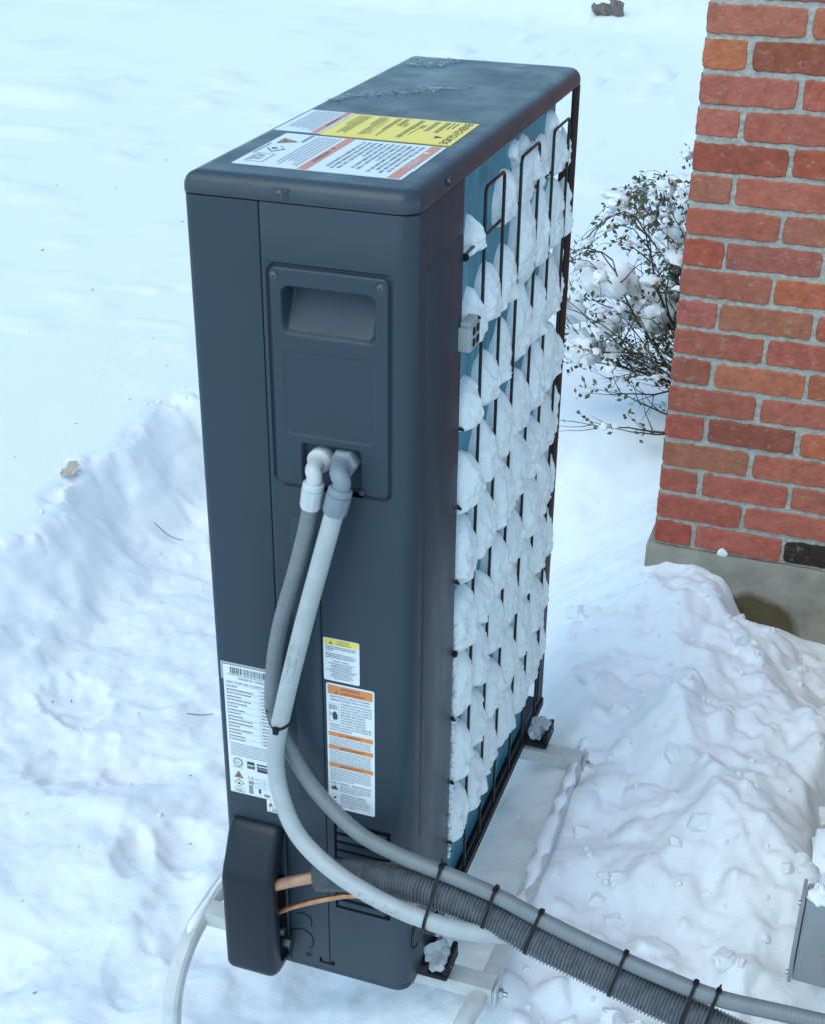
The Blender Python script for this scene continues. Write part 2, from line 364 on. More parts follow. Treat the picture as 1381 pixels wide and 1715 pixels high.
def shards(x, y, cell, seed, tilt, k=9.0):
    """trodden, broken snow: tilted plates with softened joints"""
    gx, gy = x/cell, y/cell; xi, yi = np.floor(gx), np.floor(gy); num = 0; den = 1e-9
    def h(a, b, q):
        a = a.astype(np.int64); b = b.astype(np.int64); n = (a*374761393+b*668265263+(seed+q)*974634541) & 0x7fffffff
        n = ((n ^ (n >> 13))*1274126177) & 0x7fffffff
        return ((n ^ (n >> 16)) & 0xffff)/65535.0
    for i in (-1, 0, 1):
        for j in (-1, 0, 1):
            a, b = xi+i, yi+j; px, py = a+.1+.8*h(a, b, 1), b+.1+.8*h(a, b, 2); dx, dy = gx-px, gy-py
            w = np.exp(-k*(dx*dx+dy*dy)); z = (h(a, b, 3)-.5)+tilt*((h(a, b, 4)-.5)*dx+(h(a, b, 5)-.5)*dy)*2
            num = num+w*z; den = den+w
    return num/den
def add_lumps(xs, ys, Z, n, seed):
    r_ = np.random.RandomState(seed)
    spots = []
    for i in range(n):
        k = r_.rand()
        if k < .14: cx, cy = r_.uniform(-1.3, .5), r_.uniform(-.9, 2.2)
        elif k < .90: cx, cy = r_.uniform(.42, .95), r_.uniform(-.1, 1.42)
        else: cx, cy = -1.34+r_.normal(0, .07), r_.uniform(.3, 2.3)
        rad = .012+.035*r_.rand()**2.2
        if cx > .42: rad *= 1.15
        spots.append((cx, cy, rad, r_.uniform(.25, .6), r_.rand()*3.14, r_.uniform(.5, 1)))
    # footprints and scoops: shallow, broad, negative
    for i in range(26):
        spots.append((r_.uniform(-1.15, -.05), r_.uniform(-.6, 2.0), r_.uniform(.06, .13), -r_.uniform(.12, .28), r_.rand()*3.14, r_.uniform(.45, .8)))
    for cx, cy, rad, hh, a, asp in spots:
        i0, i1 = np.searchsorted(xs, [cx-rad*1.1, cx+rad*1.1]); j0, j1 = np.searchsorted(ys, [cy-rad*1.1, cy+rad*1.1])
        if i1-i0 < 2 or j1-j0 < 2: continue
        gx, gy = np.meshgrid(xs[i0:i1]-cx, ys[j0:j1]-cy)
        u = (gx*math.cos(a)+gy*math.sin(a))/rad; v = (-gx*math.sin(a)+gy*math.cos(a))/(rad*asp)
        q = u*u+v*v+.35*vnoise(gx*40/1+cx*91, gy*40+cy*77, 5)*.6
        if hh > 0: bump = np.sqrt(np.clip(1-q, 0, 1))*rad*hh
        else: bump = np.clip(1-q, 0, 1)**.7*rad*hh
        Z[j0:j1, i0:i1] += bump
    return Z
def axis(lo, f0, f1, hi, d, growth=1.07):
    mid = np.arange(f0, f1+d/2, d); a = []; p = f0; s = d
    while p > lo: s *= growth; p -= s; a.append(p)
    b = []; p = mid[-1]; s = d
    while p < hi: s *= growth; p += s; b.append(p)
    return np.array(a[::-1]+list(mid)+b)
xs = axis(-70, -1.75, 1.0, 60, .0065, 1.05); ys = axis(-30, -.45, 2.5, 90, .0065, 1.022)
GX, GY = np.meshgrid(xs, ys)
GZ = snow_height(GX, GY); GZ = add_lumps(xs, ys, GZ, 110, 3)
def ground_z(x, y):
    i = int(np.clip(np.searchsorted(xs, x), 1, len(xs)-1)); j = int(np.clip(np.searchsorted(ys, y), 1, len(ys)-1))
    return float(GZ[j, i])
def grid_mesh(name, X, Y, Z, mats):
    ny, nx = X.shape; me = bpy.data.meshes.new(name); n = nx*ny
    me.vertices.add(n); me.vertices.foreach_set('co', np.stack([X, Y, Z], -1).astype(np.float32).ravel())
    idx = np.arange(n).reshape(ny, nx); q = np.stack([idx[:-1, :-1], idx[:-1, 1:], idx[1:, 1:], idx[1:, :-1]], -1).reshape(-1, 4); nf = len(q)
    me.loops.add(nf*4); me.loops.foreach_set('vertex_index', q.astype(np.int32).ravel())
    me.polygons.add(nf); me.polygons.foreach_set('loop_start', np.arange(0, nf*4, 4, dtype=np.int32))
    setmat(me, mats); me.update(calc_edges=True); me.polygons.foreach_set('use_smooth', np.ones(nf, bool)); me.update()
    return me
ground = link('snow_ground', grid_mesh('snow_ground', GX, GY, GZ, snow)); tag(ground, kind='structure')

# ------------------------------------------------------------------ heat pump
W, L, H = .3185, .8833, 1.345
unit = empty('heat_pump', (W/2, L/2, 0), 'tall charcoal heat pump outdoor unit standing in shovelled snow', 'heat pump')
def arc(cx, cy, r, a0, a1, n):
    return [(cx+r*math.cos(R(a0+(a1-a0)*i/n)), cy+r*math.sin(R(a0+(a1-a0)*i/n))) for i in range(n+1)]
def sheet(pts, z0, z1, flange=.006, zf=None):
    """an upright sheet following a plan outline, with returned edges so its joints read as gaps"""
    mb = MB(); n = len(pts); V = [(x, y, z0) for x, y in pts]+[(x, y, z1) for x, y in pts]
    F = [[i, i+1, n+i+1, n+i] for i in range(n-1)]; mb.add(V, F); return mb
ZT = 1.3155
# black filler added inside, painting the shade in joints and behind the coil
cb = MB(); cb.box(.012, W-.022, .055, .20, .012, 1.312, 0); cb.box(.012, .112, .008, .0548, .012, 1.312, 0); cb.box(.1135, W-.022, .022, .0546, .012, .905, 0); cb.box(.012, .20, .2, L-.012, .012, 1.312, 0)
cb.build('inner_shade_filler', seam, unit)
# left panel wraps from the hidden face round the near-left corner to the seam
lp = [(0, L-.012), (0, .5), (0, .02)]+arc(.012, .012, .012, 180, 270, 6)+[(.06, 0), (.1040, 0), (.1058, .001), (.1062, .006)]
sheet(lp, .004, ZT).build('corner_panel', paint, unit)
# service panel: seam -> access opening -> wide rounded corner -> side up to the coil; opening left for the access cover
RC = .027
def service_panel():
    px = [(.1072, .006), (.1076, .001), (.1095, 0), (.1135, 0), (.2890, 0)]+arc(W-RC, RC, RC, 270, 360, 10)+[(W, .06), (W, .13), (W, .198), (W-.0015, .2035), (W-.015, .205)]
    zz = [.006, .012, .9155, 1.2385, ZT-.0015, ZT]
    mb = MB(); n = len(px); V = []
    for k, z in enumerate(zz):
        ins = .0012 if k in (0, 5) else 0
        for x, y in px: V.append((x-(ins if x > .3 else 0), y+(ins if y < .02 else 0), z))
    F = []
    for k in range(len(zz)-1):
        for i in range(n-1):
            if k == 2 and i == 3: continue
            F.append([k*n+i, k*n+i+1, (k+1)*n+i+1, (k+1)*n+i])
    mb.add(V, F); return mb
service_panel().build('service_panel', paint, unit)
bo = arc(.012, .012, .011, 180, 270, 6)+arc(W-RC, RC, RC-.001, 270, 360, 10)+[(W-.001, L-.006), (.001, L-.006)]; bn = len(bo)
fm = MB(); fm.add([(x, y, z) for z in (-.0035, .0060) for x, y in bo], [[i, (i+1) % bn, bn+(i+1) % bn, bn+i] for i in range(bn)]+[list(range(bn)), list(range(bn, 2*bn))]); fm.build('base_pan', paint, unit)

# access cover as a relief grid: rim groove, grip recess, embossed window, cable notch
def access_cover():
    x0, x1, z0, z1 = .1140, .2890, .9160, 1.2380; d = .0014
    xs_ = np.linspace(x0, x1, int((x1-x0)/d)+1); zs_ = np.linspace(z0, z1, int((z1-z0)/d)+1)
    X, Z = np.meshgrid(xs_, zs_)
    def rr(cx, cz, hw, hh, r):                        # signed distance to a rounded rectangle, negative inside
        qx = np.abs(X-cx)-hw+r; qz = np.abs(Z-cz)-hh+r
        return np.hypot(np.maximum(qx, 0), np.maximum(qz, 0))+np.minimum(np.maximum(qx, qz), 0)-r
    cx, cz = (x0+x1)/2, (z0+z1)/2; o = rr(cx, cz, (x1-x0)/2, (z1-z0)/2, .014)
    Yd = np.zeros_like(X)                              # positive goes into the unit
    Yd += .005*np.exp(-((o+.0030)/.0016)**2)+.0*X      # joint groove
    Yd -= .0025*sstep(-.0045, -.0075, o)               # cover stands slightly proud
    rec = rr(.2005, 1.1745, .0665, .0345, .013); t = np.clip((1.209-Z)/.069, 0, 1)
    depth = .036*np.clip(1-t**1.25, 0, 1)**.85+.0008
    inside = sstep(.0005, -.0075, rec); ins2 = sstep(.0005, -.015, rec)
    Yd += depth*inside
    em = rr(.2005, 1.059, .0645, .0605, .011)
    Yd += .0016*sstep(.0013, -.0013, em)
    no = rr(.2010, .935, .043, .052, .006)
    Yd += .013*sstep(.0008, -.0022, no)*1.0
    for sx, sz in ((.1255, 1.2205), (.2735, 1.2205), (.2440, .9245)):
        q = np.hypot(X-sx, Z-sz); Yd += .0022*sstep(.0075, .0060, q)
    me = grid_mesh('access_cover', X, Yd-.0002, Z, paint); return link('access_cover', me, unit)
access = access_cover()
def screw(parent, x, y, z, axis_='y', r=.0048, name='screw', m=screw_m):
    """pan-head screw with washer and cross slot; head looks along -y or +x"""
    bm = bmesh.new(); prof = [(r*1.35, 0), (r*1.35, .0010), (r*.98, .0012), (r*.95, .0026), (r*.72, .0036), (r*.30, .0038), (r*.24, .0024)]
    n = 16; rings = []
    for rad, h in prof: rings.append([bm.verts.new((rad*math.cos(2*math.pi*k/n), rad*math.sin(2*math.pi*k/n), h)) for k in range(n)])
    for a, b in zip(rings, rings[1:]):
        for k in range(n): bm.faces.new([a[k], a[(k+1) % n], b[(k+1) % n], b[k]])
    bm.faces.new(rings[-1])
    M = Matrix.Translation((x, y, z)) @ (Matrix.Rotation(R(90), 4, 'X') if axis_ == 'y' else Matrix.Rotation(R(90), 4, 'Y'))
    mb = MB(); mb.bm(bm, 0, True, M); return mb.build(name, m, parent)
for sx, sz in ((.1255, 1.2205), (.2735, 1.2205)): screw(access, sx, -.0006, sz)
screw(access, .2440, -.0002, .9245, r=.0035)

# lid
def rrect(ins, rL=.012, rR=RC):
    o = .0012; x0, x1, y0, y1 = -o+ins, W+o+ (-ins), -o+ins, L+.004-ins
    a = max(.002, rL+o-ins); b = max(.002, rR+o-ins)
    return arc(x0+a, y0+a, a, 180, 270, 6)+arc(x1-b, y0+b, b, 270, 360, 10)+arc(x1-a-.008, y1-a-.008, a+.008, 0, 90, 8)+arc(x0+a, y1-a, a, 90, 180, 6)
def lid():
    mb = MB(); r = .020; prof = [(.004, 1.3172), (.0006, 1.3172), (0, 1.3180), (0, H-r)]
    for i in range(1, 9):
        a = R(90*i/8); prof.append((r*(1-math.cos(a)), H-r+r*math.sin(a)))
    prof.append((r+.004, H)); V = []; n = len(rrect(0))
    for ins, z in prof: V += [(x, y, z) for x, y in rrect(ins)]
    F = []
    for k in range(len(prof)-1):
        for i in range(n): F.append([k*n+i, k*n+(i+1) % n, (k+1)*n+(i+1) % n, (k+1)*n+i])
    F.append([(len(prof)-1)*n+i for i in range(n)]); F.append(list(range(n))[::-1])
    mb.add(V, F); mb.box(.1285, .1495, -.0022, .0005, 1.3187, 1.3355, 0, .0009); return mb
lid_o = lid().build('lid', lidpaint, unit)
screw(lid_o, .139, -.0024, 1.3285, r=.0052); screw(lid_o, W+.0014, .122, 1.3305, 'x', .0045)

# raised pressing on the coil-side of the service panel
def pressing():
    mb = MB(); x = W; out = [(.0415, .30), (.0415, 1.224), (.0435, 1.2325), (.0505, 1.2400), (.150, 1.2405), (.197, 1.2405), (.197, .30)]
    inn = [(.0445, .303), (.0445, 1.223), (.0465, 1.231), (.052, 1.2370), (.150, 1.2375), (.195, 1.2375), (.195, .303)]
    V = [(x-.0004, y, z) for y, z in out]+[(x+.0017, y, z) for y, z in inn]; n = len(out)
    F = [[i, (i+1) % n, n+(i+1) % n, n+i] for i in range(n)]+[list(range(n, 2*n))]
    mb.add(V, F); return mb
pressing().build('pressed_panel', paint, unit)
# second pressing low on the end panel, mostly behind the conduits
def low_pressing():
    mb = MB(); o = [(.134, .36), (.134, .858), (.140, .868), (.168, .868), (.175, .860), (.1755, .36)]
    i_ = [(.136, .362), (.136, .857), (.141, .866), (.167, .866), (.173, .859), (.1735, .362)]; n = 6
    mb.add([(a, .0003, b) for a, b in o]+[(a, -.0010, b) for a, b in i_], [[i, (i+1) % n, n+(i+1) % n, n+i] for i in range(n)]+[list(range(n, 2*n))]); return mb
low_pressing().build('embossed_strip', paint, unit)
jo = MB(); jo.box(.1782, .1794, -.0006, .003, .02, .842, 0); jo.build('panel_joint', seam, unit)

# coil, base edge, far post, far end panel
cl = MB(); cl.box(.272, .3035, .203, .762, .014, 1.313, 0); cl.build('coil', coil_m, unit)
po = MB(); po.box(W-.0045, W-.0002, .834, .8785, .004, 1.3150, 0, .001); po.box(W-.014, W-.0047, .8745, .8785, .004, 1.3150, 0, .001); po.build('corner_post', black, unit)
ep = MB(); ep.box(.004, .205, L-.008, L-.002, .004, 1.3150, 0, .001); ep.build('far_end_panel', paint, unit)
for z in (1.17, .985, .78, .70, .50, .22):
    tb = MB(); tb.box(W-.006, W-.003, .770, .8345, z, z+.016, 0, .001); tb.build('post_tab', black, unit)
br = MB(); br.box(W-.0145, W+.001, .206, L-.006, .004, .014, 0, .002); br.box(W+.0012, W+.0035, .206, L-.006, -.010, .010, 0); br.build('base_rail', black, unit)

# rear guard wires
ROW = [1.205-.131*k for k in range(10)]; COLY = [.293, .389, .484, .593, .688, .794]; XW = W+.0030
for k, z in enumerate(ROW):
    mb = MB(); q = [(W-.006, .200, z+.004), (XW+.004, .198, z+.003), (XW-.0052, .212, z)]+[(XW-.0052, .25, z), (XW-.0052, .5, z), (XW-.0052, .79, z), (XW-.0052, .832, z), (W-.006, .842, z)]
    mb.tube(q, .0024, 8); mb.build('guard_wire', wire_m, unit)
    if k not in (0, 5, 9): continue
    ey = MB(); ey.tube([(W-.004, .199, z+.002), (XW+.004, .1975, z+.002)], .0055, 10); ey.build('wire_clip', black, unit)
tops = [1.281, 1.279, 1.276]
for c in range(3):
    y0, y1 = COLY[2*c], COLY[2*c+1]; zt = tops[c]; r = .010
    q = [(XW, y0, .028)]+[(XW, y0, 1.28*i/12) for i in range(1, 12)]+[(XW, y0, zt-r)]
    q += [(XW, y0+r-r*math.cos(R(a)), zt-r+r*math.sin(R(a))) for a in (22, 45, 68, 90)]
    q += [(XW, y1-r+r*math.sin(R(a)), zt-r+r*math.cos(R(a))) for a in (0, 22, 45, 68, 90)]
    q += [(XW, y1, 1.28*i/12) for i in range(11, 0, -1)]+[(XW, y1, .028)]
    mb = MB(); mb.tube(q, .0026, 8); mb.build('wire_loop', wire_m, unit)

# sensor clip on the coil edge
cp = empty('sensor_clip', (W+.012, .205, 1.085), 'small grey plastic sensor clip hooked on the top left edge of the coil guard', 'clip')
mb = MB(); mb.box(W+.001, W+.020, .180, .228, 1.074, 1.110, 0, .003); mb.box(W+.003, W+.018, .184, .222, 1.110, 1.118, 0, .002); mb.build('housing', clip_grey, cp)
for yy in (.188, .206):
    for zz in (1.080, 1.097):
        mb = MB(); mb.box(W+.0195, W+.0215, yy+.002, yy+.013, zz, zz+.011, 0, .001); mb.build('socket', black, cp)
mb = MB(); mb.tube([(W+.012, .232, 1.100), (W+.012, .246, 1.104), (W+.006, .252, 1.103)], .003, 8); mb.build('lead', black, cp)

# louvres low on the end panel
mb = MB(); mb.box(.192, .287, -.0008, .002, .150, .332, 0); mb.build('vent_shade_plate', seam, unit)  # flat black plate painting the shade in the gaps between louvres
for i in range(10):
    z = .158+i*.0172; mb = MB()
    mb.add([(.197, -.001, z), (.281, -.001, z), (.281, -.001, z+.0125), (.197, -.001, z+.0125), (.199, -.0065, z+.0040), (.279, -.0065, z+.0040), (.279, -.0040, z+.0115), (.199, -.0040, z+.0115)],
           [[4, 5, 6, 7], [0, 1, 5, 4], [1, 2, 6, 5], [2, 3, 7, 6], [3, 0, 4, 7]], 0, False); mb.build('louvre', paint, unit)
# knock-outs, small screw and slot at the bottom of the end panel
def ring(cx, cz, r, a0, a1, parent, name, w=.0007):
    mb = MB(); mb.tube([(cx+r*math.cos(R(a)), -.0004, cz+r*math.sin(R(a))) for a in np.linspace(a0, a1, 22)], w, 6); return mb.build(name, seam, parent)
ring(.128, .058, .022, -50, 150, unit, 'knockout'); ring(.132, .100, .016, -30, 130, unit, 'knockout')
ko = MB(); ko.tube([(W+.0003, .034+.020*math.cos(R(a)), .10+.026*math.sin(R(a))) for a in np.linspace(70, 290, 18)], .0007, 6); ko.build('knockout', seam, unit)
screw(unit, .139, -.0008, .0225, r=.0035)
mb = MB(); mb.box(.160, .187, -.0009, .002, .016, .0185, 0); mb.box(.160, .164, -.0009, .002, .0185, .026, 0); mb.box(.182, .187, -.0009, .002, .0185, .024, 0); mb.build('slot', seam, unit)

# valve cover: hood with sloping top, open on its right
def valve_cover():
    mb = MB(); x0, x1 = .0125, .1050; d = .060
    prof = [(0, .294), (-.006, .2935), (-.012, .290), (-.018, .284), (-.044, .243), (-.052, .230), (-.0575, .217), (-d, .203), (-d, .026), (-.0588, .018), (-.055, .0115), (-.048, .008), (-.040, .0075), (0, .0075)]
    n = len(prof); ins = [(.010, .0), (.003, .0), (0, .0)]
    xsv = [(x0, .013), (x0+.0008, .0085), (x0+.003, .0045), (x0+.0065, .0017), (x0+.0125, 0), (x1-.015, 0), (x1-.009, .0012), (x1-.0045, .0042), (x1-.0015, .0085), (x1, .014)]
    V = []
    for x, i_ in xsv:
        for k, (y, z) in enumerate(prof):
            yy = min(0, y+i_*(1 if y < -.02 else .3)); zz = z-(i_*.8 if k < 7 else 0)+(i_*.5 if k > 8 else 0)
            V.append((x, yy, zz))
    F = []
    for a in range(len(xsv)-1):
        for k in range(n-1): F.append([a*n+k, a*n+k+1, (a+1)*n+k+1, (a+1)*n+k])
    F.append(list(range(n)))
    # right edge returns inward leaving an opening
    e = (len(xsv)-1)*n; V2 = []
    cy, cz = -.022, .13
    for k in range(n):
        v = V[e+k]; V2.append((v[0]+.0002, min(0, cy+(v[1]-cy)*.62), cz+(v[2]-cz)*.90))
    b0 = len(V); V += V2
    F += [[e+k, e+k+1, b0+k+1, b0+k] for k in range(n-1)]
    mb.add(V, F); return mb
vc = valve_cover().build('valve_cover', plastic_dark, unit, 50)
mb = MB(); mb.box(.020, .1030, -.050, -.002, .02, .190, 0); mb.build('valve_shade_block', seam, unit)  # solid black block standing in for the shade inside the open hood
vb = MB(); vb.tube([(.104, -.018, .062), (.118, -.018, .062)], .011, 6, square=0); vb.tube([(.104, -.03, .095), (.111, -.03, .095)], .007, 10); vb.build('valve_nut', screw_m, unit)

# feet with their bolts
for y in (.095, .775):
    ft = MB(); ft.box(.285, W+.046, y-.032, y+.036, -.024, -.013, 0, .004); ft.box(.29, W+.012, y-.034, y+.038, -.0130, .0035, 0, .003)
    ft.box(W+.036, W+.046, y-.030, y+.034, -.014, .010, 0, .004)
    fo = ft.build('foot', black, unit)
    fl = MB(); fl.box(-.04, .02, y-.032, y+.036, -.024, -.013, 0, .004); fl.build('foot', black, unit)

# ------------------------------------------------------------------ printed labels
TXT = {}
def text_polys(s, size, spacing=1.0):
    cu = bpy.data.curves.new('t', 'FONT'); cu.body = s; cu.size = size; cu.resolution_u = 2; cu.space_character = spacing
    ob = bpy.data.objects.new('t', cu); C.objects.link(ob)
    me = bpy.data.meshes.new_from_object(ob.evaluated_get(bpy.context.evaluated_depsgraph_get()))
    v = [(p.co.x, p.co.y) for p in me.vertices]; f = [list(p.vertices) for p in me.polygons]
    bpy.data.objects.remove(ob); bpy.data.curves.remove(cu); bpy.data.meshes.remove(me)
    return v, f
class Label:
    """flat sticker: u to its right, v up, written in millimetres on the plane of its panel"""
    def __init__(s, origin, U, V, N): s.o = Vector(origin); s.U = Vector(U); s.V = Vector(V); s.N = Vector(N); s.mb = MB(); s.base = MB()
    def P(s, u, v, h): return s.o+s.U*(u*.001)+s.V*(v*.001)+s.N*h
    def sheet(s, w, h, r=2, m=0, u0=0, v0=0, hh=.0007):
        pts = []
        for cx, cy, a in ((w-r, r, 270), (w-r, h-r, 0), (r, h-r, 90), (r, r, 180)):
            pts += [(u0+cx+r*math.cos(R(a+d)), v0+cy+r*math.sin(R(a+d))) for d in (0, 30, 60, 90)]
        n = len(pts); top = [s.P(u, v, hh) for u, v in pts]; bot = [s.P(u, v, 0) for u, v in pts]
        s.base.add(top+bot, [list(range(n))]+[[i, n+i, n+(i+1) % n, (i+1) % n] for i in range(n)], m, False)
    def rect(s, u, v, w, h, m, hh=.0010): s.mb.add([s.P(u, v, hh), s.P(u+w, v, hh), s.P(u+w, v+h, hh), s.P(u, v+h, hh)], [[0, 1, 2, 3]], m, False)
    def poly(s, pts, m, hh=.0011): s.mb.add([s.P(u, v, hh) for u, v in pts], [list(range(len(pts)))], m, False)
    def line(s, u0, v0, u1, v1, w, m, hh=.0011):
        d = Vector((u1-u0, v1-v0)); n = Vector((-d.y, d.x)).normalized()*w/2
        s.poly([(u0-n.x, v0-n.y), (u1-n.x, v1-n.y), (u1+n.x, v1+n.y), (u0+n.x, v0+n.y)], m, hh)
    def frame(s, u, v, w, h, t, m):
        s.rect(u, v, w, t, m); s.rect(u, v+h-t, w, t, m); s.rect(u, v+t, t, h-2*t, m); s.rect(u+w-t, v+t, t, h-2*t, m)
    def text(s, u, v, t, size, m, align='l', width=None, hh=.0013):
        V_, F_ = text_polys(t, size)
        if not V_: return
        x0 = min(a for a, b in V_); x1 = max(a for a, b in V_); k = 1
        if width: k = width/max(1e-6, x1-x0)
        off = {'l': 0, 'c': (x1-x0)/2*k, 'r': (x1-x0)*k}[align]
        s.mb.add([s.P(u+(a-x0)*k-off, v+b, hh) for a, b in V_], F_, m, False)
    def words(s, u, v, w, h, m, r_, fill=1.0, centre=False):           # a line of print too small to read
        end = w*fill; x = (w-end)/2 if centre else 0; lim = x+end
        while x < lim-.8:
            l = min(r_.uniform(1.2, 5.2), lim-x); s.rect(u+x, v, l, h, m, .0011); x += l+r_.uniform(.7, 1.1)
    def letters(s, u, v, w, h, m, r_, fill=1.0):                       # larger print, still unreadable: broken strokes in words
        x = 0; lim = w*fill
        while x < lim-h:
            for _ in range(r_.randint(2, 8)):
                if x > lim-h*.6: break
                cw = h*r_.choice((.25, .5, .55, .6)); st = h*.16
                s.rect(u+x, v, st, h, m, .0011)
                if cw > h*.3:
                    if r_.random() < .6: s.rect(u+x+cw-st, v, st, h, m, .0011)
                    for vv in (0, h*.42, h*.84):
                        if r_.random() < .55: s.rect(u+x+st, v+vv, cw-2*st, st, m, .0012)
                x += cw+h*.18
            x += h*.42
    def tri(s, u, v, w, fill, edge=1, mark=True):
        h = w*.87; s.poly([(u, v), (u+w, v), (u+w/2, v+h)], edge, .0011)
        if fill is not None:
            k = .16*w; s.poly([(u+k, v+k*.58), (u+w-k, v+k*.58), (u+w/2, v+h-k*1.1)], fill, .0013)
        if mark:
            s.rect(u+w*.46, v+h*.36, w*.09, h*.30, edge if fill is not None else 0, .0015); s.rect(u+w*.46, v+h*.20, w*.09, h*.10, edge if fill is not None else 0, .0015)
    def flame(s, u, v, w, m): s.poly([(u+.2*w, v), (u+.8*w, v), (u+.95*w, v+.4*w), (u+.72*w, v+.75*w), (u+.62*w, v+.5*w), (u+.5*w, v+1.1*w), (u+.3*w, v+.6*w), (u+.18*w, v+.7*w), (u+.05*w, v+.35*w)], m, .0016)
    def build(s, name, label):
        b = s.base.build(name, [paper, yellow, pale_yellow, clip_grey], unit); b['label'] = label
        p = s.mb.build('print', [paper, ink, ink_soft, orange, rust, yellow, pale_yellow, grey_mid], b); return b
INK, SOFT, OR, RU, YE, PY = 1, 2, 3, 4, 5, 6
r_ = random.Random(3)
EX, EZ, EN = (1, 0, 0), (0, 0, 1), (0, -1, 0)
# caution sticker
lb = Label((.1815, -.0002, .601), EX, EZ, EN); lb.sheet(57, 75, 3)
lb.poly([(0.8, 64), (56.2, 64), (56.2, 71.5), (54, 74.2), (3, 74.2), (.8, 71.5)], PY, .0010)
lb.tri(9, 65.5, 6, None); lb.text(32, 69.7, 'CAUTION', 4.2, INK, 'c'); lb.text(32, 65.2, 'ATTENTION', 4.2, INK, 'c')
for i, (f, c) in enumerate(((.95, 0), (.95, 0), (.22, 0), (0, 0), (.9, 0), (.97, 0), (.92, 0), (0, 0))):
    if f: lb.words(4, 60-i*3.1, 50, 1.1, INK, r_, f)
lb.text(28, 34.6, 'SERVICE : SERVICE', 3.3, INK, 'c')
for i, f in enumerate((.86, .62, .72, .6, .97, .8, .6, .7, .72, .5)): lb.words(4, 31-i*2.9, 50, 1.0, INK, r_, f, True)
lb.build('sticker', 'small white sticker with a yellow caution heading')
# tall warning sticker
lb = Label((.1845, -.0002, .359), EX, EZ, EN); lb.sheet(77, 237, 3); wdt = 77
lb.rect(2.5, 218, 72, 16, OR); lb.tri(23, 227.6, 5, None); lb.text(41, 227.6, 'WARNING', 5.4, INK, 'c'); lb.tri(14, 220, 5.4, None); lb.text(43, 220, 'AVERTISSEMENT', 5.4, INK, 'c')
lb.text(38.5, 212.5, 'ELECTRICAL SHOCK HAZARD', 4.7, INK, 'c', 64); lb.text(38.5, 206.8, "RISQUE D'ELECTROCUTION", 4.7, INK, 'c', 62)
lines = ['WARNING: RISK OF ELECTRIC', 'SHOCK. CAN CAUSE INJURY OR', 'DEATH. DISCONNECT ALL REMOTE', 'ELECTRIC POWER SUPPLIES', 'BEFORE SERVICING.', 'ATTENTION: RISQUE DE', 'DECHARGE ELECTRIQUE', 'POUVANT CAUSER DES']
for i, t in enumerate(lines): lb.text(23, 201-i*5.0, t, 4.1, INK, 'l', 50 if len(t) > 20 else 40)
for i, t in enumerate(['BLESSURES OU LA MORT. DECONNECTER', 'TOUTES LES ALIMENTATIONS ELECTRIQUES', "AVANT L'ENTRETIEN."]): lb.text(5, 161-i*4.8, t, 4.0, INK, 'l', 67 if i < 2 else 36)
lb.frame(4, 168, 16, 33, .5, SOFT)
for i in range(4): lb.words(5, 197-i*2.2, 14, 1, INK, r_, .9)
lb.poly([(11, 171), (17, 172), (18, 178), (16, 185), (13, 187), (10, 184), (9.5, 176)], INK); lb.line(5, 184, 8.5, 181, 1, INK); lb.line(8.5, 181, 6, 178, 1, INK)
for zz, t in ((140, 'WARNING'), (115, 'AVERTISSEMENT'), (81, 'ADVERTENCIA')):
    lb.rect(2.5, zz, 72, 8, OR); lb.tri(20, zz+1.6, 5, None); lb.text(42, zz+1.8, t, 5.2, INK, 'c')
for z0, n in ((136, 5), (111, 8), (77, 7)):
    for i in range(n): lb.words(4, z0-i*3.5, 69, 1.5, SOFT, r_, .97 if i < n-1 else .55)
lb.text(38.5, 49, 'FIRE HAZARD : RISQUE DE FEU', 4.6, INK, 'c', 66)
lb.poly([(5, 37), (16, 37), (15.4, 42), (13.4, 40.5), (12.6, 47), (10.3, 42), (9, 46), (7.6, 41), (5.8, 44)], INK)
for i in range(4): lb.words(19, 45-i*3.3, 53, 1.4, SOFT, r_, .96 if i < 3 else .7)
lb.text(42, 28, 'EXPLOSION HAZARD', 4.4, INK, 'c', 40); lb.text(42, 23.2, "RISQUE D'EXPLOSION", 4.4, INK, 'c', 44)
lb.frame(5, 15, 10, 13, .4, SOFT); lb.poly([(8, 19), (12, 19), (13, 22), (11, 24), (8.5, 23)], INK)
for i in range(3): lb.words(19, 19.5-i*3.2, 53, 1.4, SOFT, r_, .95)
for i in range(2): lb.words(4, 9-i*3.2, 69, 1.4, SOFT, r_, .95 if i == 0 else .6)
lb.build('sticker', 'tall white sticker with four orange warning bars')
# rating plate
lb = Label((.0135, -.0002, .343), EX, EZ, EN)
lb.sheet(86, 250, 3, 3, -3, -0 if False else 222, .0004) if False else None
lb.sheet(88, 247, .5)
lb2 = MB()
rb = random.Random(11); x = 12
while x < 84:
    w_ = rb.choice((.6, .6, 1.1, 1.7)); lb.rect(x, 232, w_, 12, INK); x += w_+rb.choice((.6, .9, 1.4))
lb.words(6, 229, 76, 1.5, SOFT, r_, 1); lb.text(48, 223.0, 'MADE IN CHINA', 5.2, INK, 'c', 46)
lb.text(5, 214.5, 'HEAT PUMP AIR CONDITIONER', 4.4, INK, 'l', 74)
lb.line(4, 212.4, 85, 212.4, .4, SOFT)
for i in range(17):
    v = 207-i*6.3; lb.words(5, v, 52, 1.7, INK, r_, r_.uniform(.3, .85)); lb.words(62, v, 22, 1.7, INK, r_, r_.uniform(.4, .8))
    if i % 2: lb.line(4, v-2, 85, v-2, .35, SOFT)
lb.line(59, 105, 59, 212, .35, SOFT); lb.line(4, 100, 4, 212, .35, SOFT)
for i in range(7): lb.words(5, 98-i*3.8, 78, 1.5, SOFT, r_, r_.uniform(.8, 1))
cxm, czm = 16, 62
